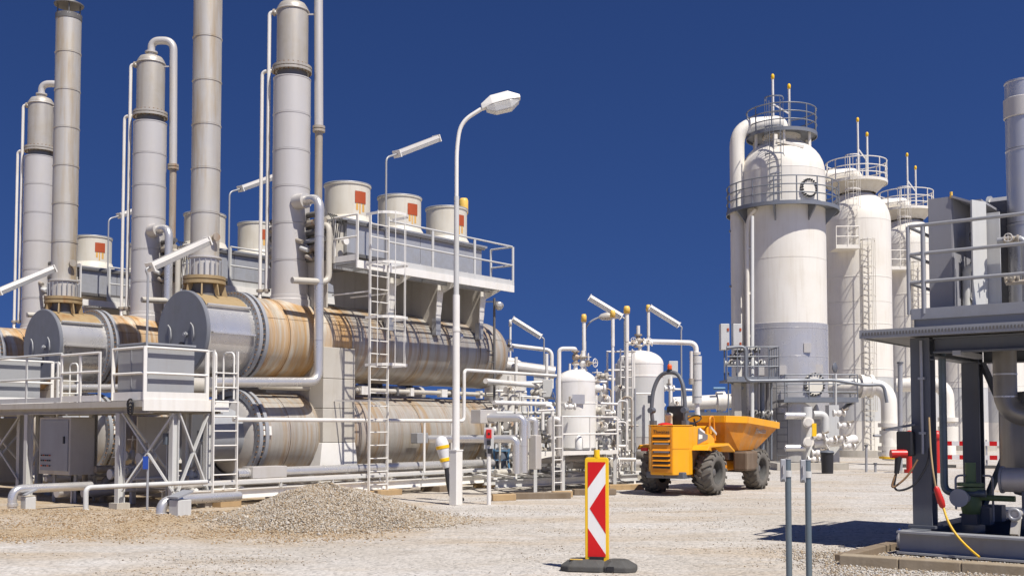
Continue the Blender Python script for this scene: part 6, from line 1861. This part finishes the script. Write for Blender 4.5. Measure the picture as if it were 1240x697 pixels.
T.part('socket', MB().prism([dl(x, y, 0.126) for x, y in ((-0.08, -0.05), (0.08, -0.05), (0.08, 0.05), (-0.08, 0.05))], ZX * 0.03), 'black_plastic')
T.part('foot_slot', MB().obox(dl(0.17, -0.195, 0.045), hx * 0.04, hy * 0.012, ZX * 0.025), 'black_plastic')
T.part('foot_mark', MB().obox(dl(-0.22, -0.10, 0.128), hx * 0.07, hy * 0.022, ZX * 0.003), 'cap_yellow')

# ================================================================ two short steel posts
for px, top, lbl in ((954, 556, 'galvanised post with clamp, left one of the near pair'), (978, 557, 'galvanised post with clamp, right one of the near pair')):
    q = at(px, top, 9.9)
    f = V((q.x, q.y, 0))
    T = Thing('steel_post', lbl, 'post', f, 'short posts with clamps in the foreground')
    T.part('tube', MB().cyl(f, q, 0.028, n=18), 'post_blue_grey')
    T.part('cap', MB().cyl(q, q + ZX * 0.008, 0.031, n=18), 'galvanised')
    T.part('clamp_band', MB().lathe(q - ZX * 0.13, ZX, [(0.030, -0.03), (0.036, -0.028), (0.036, 0.028), (0.030, 0.03)], 18), 'light_grey_paint')
    cp = T.part('clamp_plate', MB().obox(q + V((-0.048, -0.01, -0.10)), V((0.024, 0, 0)), V((0, 0.018, 0)), ZX * 0.105), 'galvanised', bevel=0.006)
    T.part('clamp_bolt', MB().cyl(q + V((-0.052, -0.04, -0.05)), q + V((-0.052, -0.04, -0.13)), 0.008, n=8), 'aluminium', cp)
    T.part('clamp_bolt', MB().cyl(q + V((-0.052, -0.045, -0.19)), q + V((-0.052, -0.02, -0.19)), 0.014, n=6), 'dark_steel', cp)

# ================================================================ site dumper
DO = V((4.1, 25.6, 0))
hdg = R(55)                                        # heading from +X towards +Y
F_ = V((math.cos(hdg), math.sin(hdg), 0))
S_ = V((F_.y, -F_.x, 0))                           # the side facing the road
def dd(x, y, z):
    return DO + F_ * x + S_ * y + ZX * z
T = Thing('site_dumper', 'orange-yellow site dumper with roll hoop and tipping skip on the gravel', 'dumper', DO)
def dbox(m, x0, x1, y0, y1, z0, z1):
    return m.obox(dd((x0 + x1) / 2, (y0 + y1) / 2, (z0 + z1) / 2), F_ * ((x1 - x0) / 2), S_ * ((y1 - y0) / 2), ZX * ((z1 - z0) / 2))
plan = [(-1.10, -0.28), (-1.10, 0.28), (-0.76, 0.52), (-0.56, 0.52), (-0.56, -0.52), (-0.76, -0.52)]
body = T.part('engine_cover', MB().prism([dd(x, y, 0.48) for x, y in plan], ZX * 1.13), 'yellow_paint', bevel=0.018)
prof = [(-0.562, 1.13), (0.30, 1.20), (0.30, 1.40), (-0.26, 1.605), (-0.562, 1.605)]
T.part('side_cover', MB().prism([dd(x, -0.517, z) for x, z in prof], S_ * 1.034), 'yellow_paint', body, bevel=0.012)
T.part('roof_edge', MB().prism([dd(x * 1.012, y * 1.02, 1.612) for x, y in plan], ZX * 0.022), 'yellow_paint', body, bevel=0.008)
P = [dd(x * 1.003, y * 1.003, 1.09) for x, y in plan[1:4]]
for q0, q1 in zip(P[:-1], P[1:]):
    T.part('belt_line', MB().bar(q0, q1, 0.006, 0.012, side=(q1 - q0).cross(ZX)), 'orange_paint', body)
# rear grille
gr = T.part('rear_grille', dbox(MB(), -1.122, -1.102, -0.265, 0.265, 0.54, 1.59), 'orange_paint', body, bevel=0.006)
for k, z in enumerate((1.335, 1.215, 1.015, 0.885, 0.775, 0.665)):
    T.part('grille_slot', dbox(MB(), -1.128, -1.1225, -0.22, 0.22, z - 0.032, z + 0.036), 'grille_dark', gr)
    T.part('louvre', MB().obox(dd(-1.138, 0, z + 0.045), S_ * 0.225, (F_ * 0.6 + ZX * 0.8) * 0.028, (F_ * 0.8 - ZX * 0.6) * 0.006), 'orange_paint', gr)
T.part('number_strip', dbox(MB(), -1.133, -1.1285, -0.20, 0.20, 0.995, 1.04), 'galvanised', gr)
T.part('number_strip', dbox(MB(), -1.133, -1.1285, -0.19, 0.19, 1.185, 1.215), 'light_grey_paint', gr)
def text(body_, o, xdir, ydir, size, mat, parent, name, w=1.0):
    cu = bpy.data.curves.new(name, 'FONT')
    cu.body = body_
    cu.size = size
    cu.extrude = 0.001
    cu.align_x = 'CENTER'
    cu.space_character = w
    me_o = bpy.data.objects.new(name, cu)
    z = xdir.cross(ydir)
    M = Matrix((xdir.to_4d(), ydir.to_4d(), z.to_4d(), (0, 0, 0, 1))).transposed()
    M = Matrix.Translation(o - T.loc) @ Matrix(((xdir.x, ydir.x, z.x, 0), (xdir.y, ydir.y, z.y, 0), (xdir.z, ydir.z, z.z, 0), (0, 0, 0, 1)))
    me = bpy.data.meshes.new_from_object(me_o)
    bpy.data.objects.remove(me_o)
    me_o = bpy.data.objects.new(name, me)
    col.objects.link(me_o)
    me.materials.clear()
    me.materials.append(MAT[mat])
    me_o.parent = parent
    me_o.matrix_local = M
    return me_o
text('Thwaites', dd(-1.126, 0, 1.44), S_ * 1.0, ZX * 1.0, 0.115, 'grille_dark', gr, 'lettering')
# underbody
T.part('rear_chassis', dbox(MB(), -0.92, 1.15, -0.36, 0.36, 0.42, 0.62), 'orange_paint', bevel=0.02)
T.part('counterweight', dbox(MB(), -0.98, -0.55, -0.48, 0.48, 0.40, 0.55), 'dark_grey_paint', bevel=0.02)
T.part('towing_eye', MB().ring(dd(-1.02, 0, 0.5), S_, 0.05, 0.018, 14, 6), 'dark_steel')
T.part('rear_axle', MB().cyl(dd(0, -0.66, 0.52), dd(0, 0.66, 0.52), 0.10, n=14), 'dark_steel')
T.part('inner_panel', dbox(MB(), -0.55, 0.28, -0.50, 0.50, 0.60, 1.125), 'rust', bevel=0.01)
for s in (-1, 1):
    fd = MB().prism([dd(x, 0.50 * s, z) for x, z in ((-0.62, 1.05), (-0.5, 1.16), (0.6, 1.20), (0.95, 1.02), (0.95, 0.98), (0.58, 1.14), (-0.5, 1.11))], S_ * (0.42 * s))
    T.part('fender', fd, 'yellow_paint', bevel=0.008)
# operator station
T.part('floor_plate', dbox(MB(), 0.25, 1.05, -0.5, 0.5, 0.72, 0.78), 'yellow_paint')
st = T.part('seat', MB().prism([dd(x, -0.26, z) for x, z in ((-0.36, 1.60), (0.18, 1.60), (0.20, 1.70), (-0.20, 1.72), (-0.26, 2.08), (-0.37, 2.10))], S_ * 0.52), 'black_plastic', bevel=0.05)
hoop = [dd(-0.72, -0.42, 1.60), dd(-0.78, -0.44, 2.0), dd(-0.74, -0.40, 2.5), dd(-0.68, -0.22, 2.87), dd(-0.68, 0.22, 2.87), dd(-0.74, 0.40, 2.5), dd(-0.78, 0.44, 2.0), dd(-0.72, 0.42, 1.60)]
rp = T.part('roll_hoop', MB().tube(hoop, 0.048, 12, bend=0.3), 'dark_grey_paint')
for s in (-1, 1):
    T.part('hoop_hinge', MB().cyl(dd(-0.86, 0.43 * s, 1.98), dd(-0.68, 0.43 * s, 1.98), 0.07, n=12), 'dark_grey_paint', rp)
    T.part('hoop_foot', dbox(MB(), -0.80, -0.64, 0.42 * s - 0.06, 0.42 * s + 0.06, 1.60, 1.74), 'dark_grey_paint', rp)
T.part('hoop_box', dbox(MB(), -0.80, -0.68, -0.52, -0.44, 2.15, 2.34), 'dark_grey_paint', rp)
bc = T.part('beacon', MB().soft(dd(-0.68, 0.0, 2.93), ZX, [(0.045, 0.0), (0.055, 0.02), (0.055, 0.10), (0.035, 0.13), (0.001, 0.14)], 16), 'beacon')
T.part('beacon_base', MB().cyl(dd(-0.68, 0.0, 2.9), dd(-0.68, 0.0, 2.94), 0.06, n=12), 'black_plastic', bc)
T.part('dash', MB().prism([dd(x, -0.3, z) for x, z in ((0.72, 0.78), (1.0, 0.78), (1.02, 1.5), (0.8, 1.62), (0.72, 1.58))], S_ * 0.6), 'yellow_paint', bevel=0.02)
T.part('steering_wheel', MB().ring(dd(0.62, 0, 1.78), (F_ * -0.6 + ZX).normalized(), 0.18, 0.018, 24, 8).cyl(dd(0.62, 0, 1.78), dd(0.85, 0, 1.45), 0.025, n=8), 'black_plastic')
T.part('grab_handle', MB().tube([dd(0.62, 0.42, 1.2), dd(0.60, 0.42, 1.82), dd(0.82, 0.42, 1.86), dd(0.92, 0.42, 1.25)], 0.024, 8, bend=0.1), 'orange_paint')
T.part('console_block', dbox(MB(), 0.30, 0.68, 0.3, 0.52, 1.16, 1.42), 'yellow_paint', bevel=0.02)
T.part('air_filter', MB().soft(dd(-0.50, -0.12, 1.63), ZX, [(0.09, 0), (0.09, 0.20), (0.10, 0.21), (0.10, 0.27), (0.03, 0.30), (0.001, 0.30)], 16), 'cream_paint')
T.part('red_cloth', MB().soft(dd(-0.93, 0.0, 1.634), ZX, [(0.19, 0), (0.16, 0.03), (0.07, 0.055), (0.001, 0.06)], 10), 'red_plastic')
T.part('side_badge', MB().prism([dd(x, 0.522, z) for x, z in ((-0.30, 1.18), (0.26, 1.30), (0.26, 1.40), (-0.05, 1.47), (-0.26, 1.56))], S_ * 0.006), 'disk_grey', body)
T.part('badge_patch', MB().prism([dd(x, 0.529, z) for x, z in ((-0.25, 1.30), (-0.05, 1.32), (-0.05, 1.40), (-0.25, 1.42))], S_ * 0.004), 'sign_white', body)
T.part('badge_patch', MB().prism([dd(x, 0.5225, z) for x, z in ((-0.18, 1.52), (0.10, 1.43), (0.10, 1.48), (-0.18, 1.575))], S_ * 0.004), 'sign_white', body)
T.part('wing_mirror', MB().obox(dd(0.5, 0.56, 1.5), F_ * 0.16 - ZX * 0.08, S_ * 0.02, ZX * 0.03), 'light_grey_paint')
T.part('tail_lamp', dbox(MB(), -0.82, -0.76, -0.70, -0.53, 1.02, 1.10), 'red_plastic')
for k in range(3):
    T.part('hydraulic_hose', MB().tube([dd(0.9, 0.1 + 0.1 * k, 0.75), dd(1.2, 0.2 + 0.1 * k, 1.0 + 0.05 * k), dd(1.6, 0.15 + 0.1 * k, 0.8)], 0.022, 8, bend=0.15), 'black_plastic')
# front frame and skip
T.part('pivot', MB().cyl(dd(1.25, 0, 0.35), dd(1.25, 0, 0.85), 0.14, n=16), 'dark_steel')
T.part('front_chassis', dbox(MB(), 1.25, 3.1, -0.34, 0.34, 0.50, 0.74), 'orange_paint', bevel=0.02)
T.part('front_axle', MB().cyl(dd(2.75, -0.66, 0.52), dd(2.75, 0.66, 0.52), 0.10, n=14), 'dark_steel')
for s in (-1, 1):
    T.part('mud_guard', dbox(MB(), 1.70, 2.42, 0.54, 0.92, 0.50, 0.98) if s > 0 else dbox(MB(), 1.85, 2.45, -0.92, -0.54, 0.62, 0.95), 'mud', bevel=0.05)
    T.part('tipping_ram', MB().cyl(dd(1.4, 0.2 * s, 0.7), dd(2.1, 0.2 * s, 1.1), 0.05, n=10), 'galvanised')
T.part('skip_cradle', dbox(MB(), 1.75, 3.0, -0.42, 0.42, 0.76, 0.99), 'dark_steel', bevel=0.02)
top = [(1.28, 0.52), (1.75, 0.90), (3.80, 0.90), (3.80, -0.90), (1.75, -0.90), (1.28, -0.52)]
bot = [(1.62, 0.36), (1.78, 0.66), (2.88, 0.66), (2.88, -0.66), (1.78, -0.66), (1.62, -0.36)]
zt_ = [1.72, 1.70, 1.56, 1.56, 1.70, 1.72]
outp = [dd(x, y, 1.0) for x, y in bot] + [dd(x, y, z) for (x, y), z in zip(top, zt_)]
inp = [dd(x + (0.05 if x < 2.5 else -0.1), y * 0.95, 1.05) for x, y in bot] + [dd(x + (0.05 if x < 2.5 else -0.06), y * 0.955, z) for (x, y), z in zip(top, zt_)]
n = 6
m = MB()
m.add(outp, [tuple(range(n))] + [((i + 1) % n, i, n + i, n + (i + 1) % n) for i in range(n)])
m.add(inp, [tuple(range(n))[::-1]] + [(i, (i + 1) % n, n + (i + 1) % n, n + i) for i in range(n)])
m.add(outp[n:] + inp[n:], [((i + 1) % n, i, n + i, n + (i + 1) % n) for i in range(n)])
sk = T.part('skip', m, 'skip_worn')
rim = [dd(x * 1.0 + (0.03 if x > 3 else -0.03), y * 1.03, z) for (x, y), z in zip(top, zt_)]
for i in range(n):
    a, b = rim[i], rim[(i + 1) % n]
    hgt = 0.17 if i != 2 else 0.14
    T.part('skip_rim', MB().bar(a + ZX * (hgt / 2 - 0.02), b + ZX * (hgt / 2 - 0.02), 0.055, hgt, side=(b - a).cross(ZX)), 'yellow_paint', sk, bevel=0.008)
T.part('skip_back_plate', MB().prism([dd(1.30, -0.5, 1.74), dd(1.30, 0.5, 1.74), dd(1.60, 0.36, 1.03), dd(1.60, -0.36, 1.03)], F_ * -0.012), 'orange_paint', sk)
yd = (dd(1.9, 0.9, 1.7) - dd(1.9, 0.66, 1.0)).normalized()
text('Thwaites', dd(2.75, 0.845, 1.42), F_ * 1.0, yd, 0.20, 'box_grey', sk, 'lettering')
# wheels
def wheel(x, s):
    c = dd(x, 0.72 * s, 0.515)
    RT_, w = 0.515, 0.38
    prof = [(0.27, -w / 2 + 0.02), (0.30, -w / 2), (0.40, -w / 2 - 0.01), (0.465, -w / 2 + 0.02), (0.485, -w / 2 + 0.08), (0.488, 0), (0.485, w / 2 - 0.08), (0.465, w / 2 - 0.02), (0.40, w / 2 + 0.01), (0.30, w / 2), (0.27, w / 2 - 0.02)]
    ty = T.part('tyre', MB().soft(c, S_, prof, 40), 'rubber')
    m = MB()
    nl = 17
    for i in range(nl):
        for h_ in (-1, 1):
            q = 2 * math.pi * (i + (0.25 if h_ > 0 else -0.25)) / nl
            q2 = q + 0.20
            e0 = F_ * math.cos(q) + ZX * math.sin(q)
            e1 = F_ * math.cos(q2) + ZX * math.sin(q2)
            a = c + e1 * 0.500 + S_ * (0.012 * h_)
            b = c + e0 * 0.480 + S_ * ((w / 2 + 0.008) * h_)
            b2 = c + e0 * 0.43 + S_ * ((w / 2 + 0.012) * h_)
            m.bar(a, b, 0.058, 0.045, side=e0.cross(S_))
            m.bar(b, b2, 0.058, 0.02, side=e0.cross(S_))
    T.part('tread_lugs', m, 'rubber', ty, kind='stuff')
    rm = T.part('rim', MB().lathe(c, S_, [(0.0, 0.04 * s), (0.12, 0.04 * s), (0.13, 0.0), (0.20, -0.03 * s), (0.235, 0.10 * s), (0.275, (w / 2 - 0.02) * s), (0.285, (w / 2 - 0.005) * s)], 32), 'recycled_plastic')
    m = MB()
    for i in range(8):
        q = 2 * math.pi * i / 8
        e = F_ * math.cos(q) + ZX * math.sin(q)
        m.cyl(c + e * 0.165 - S_ * 0.02 * s, c + e * 0.165 + S_ * 0.03 * s, 0.016, n=6)
    T.part('wheel_nuts', m, 'dark_steel', rm, kind='stuff')
    T.part('hub', MB().soft(c, S_ * s, [(0.11, 0.02), (0.10, 0.08), (0.05, 0.1), (0.001, 0.1)], 16), 'dark_steel', rm)
for x in (0.0, 2.75):
    for s in (-1, 1):
        wheel(x, s)
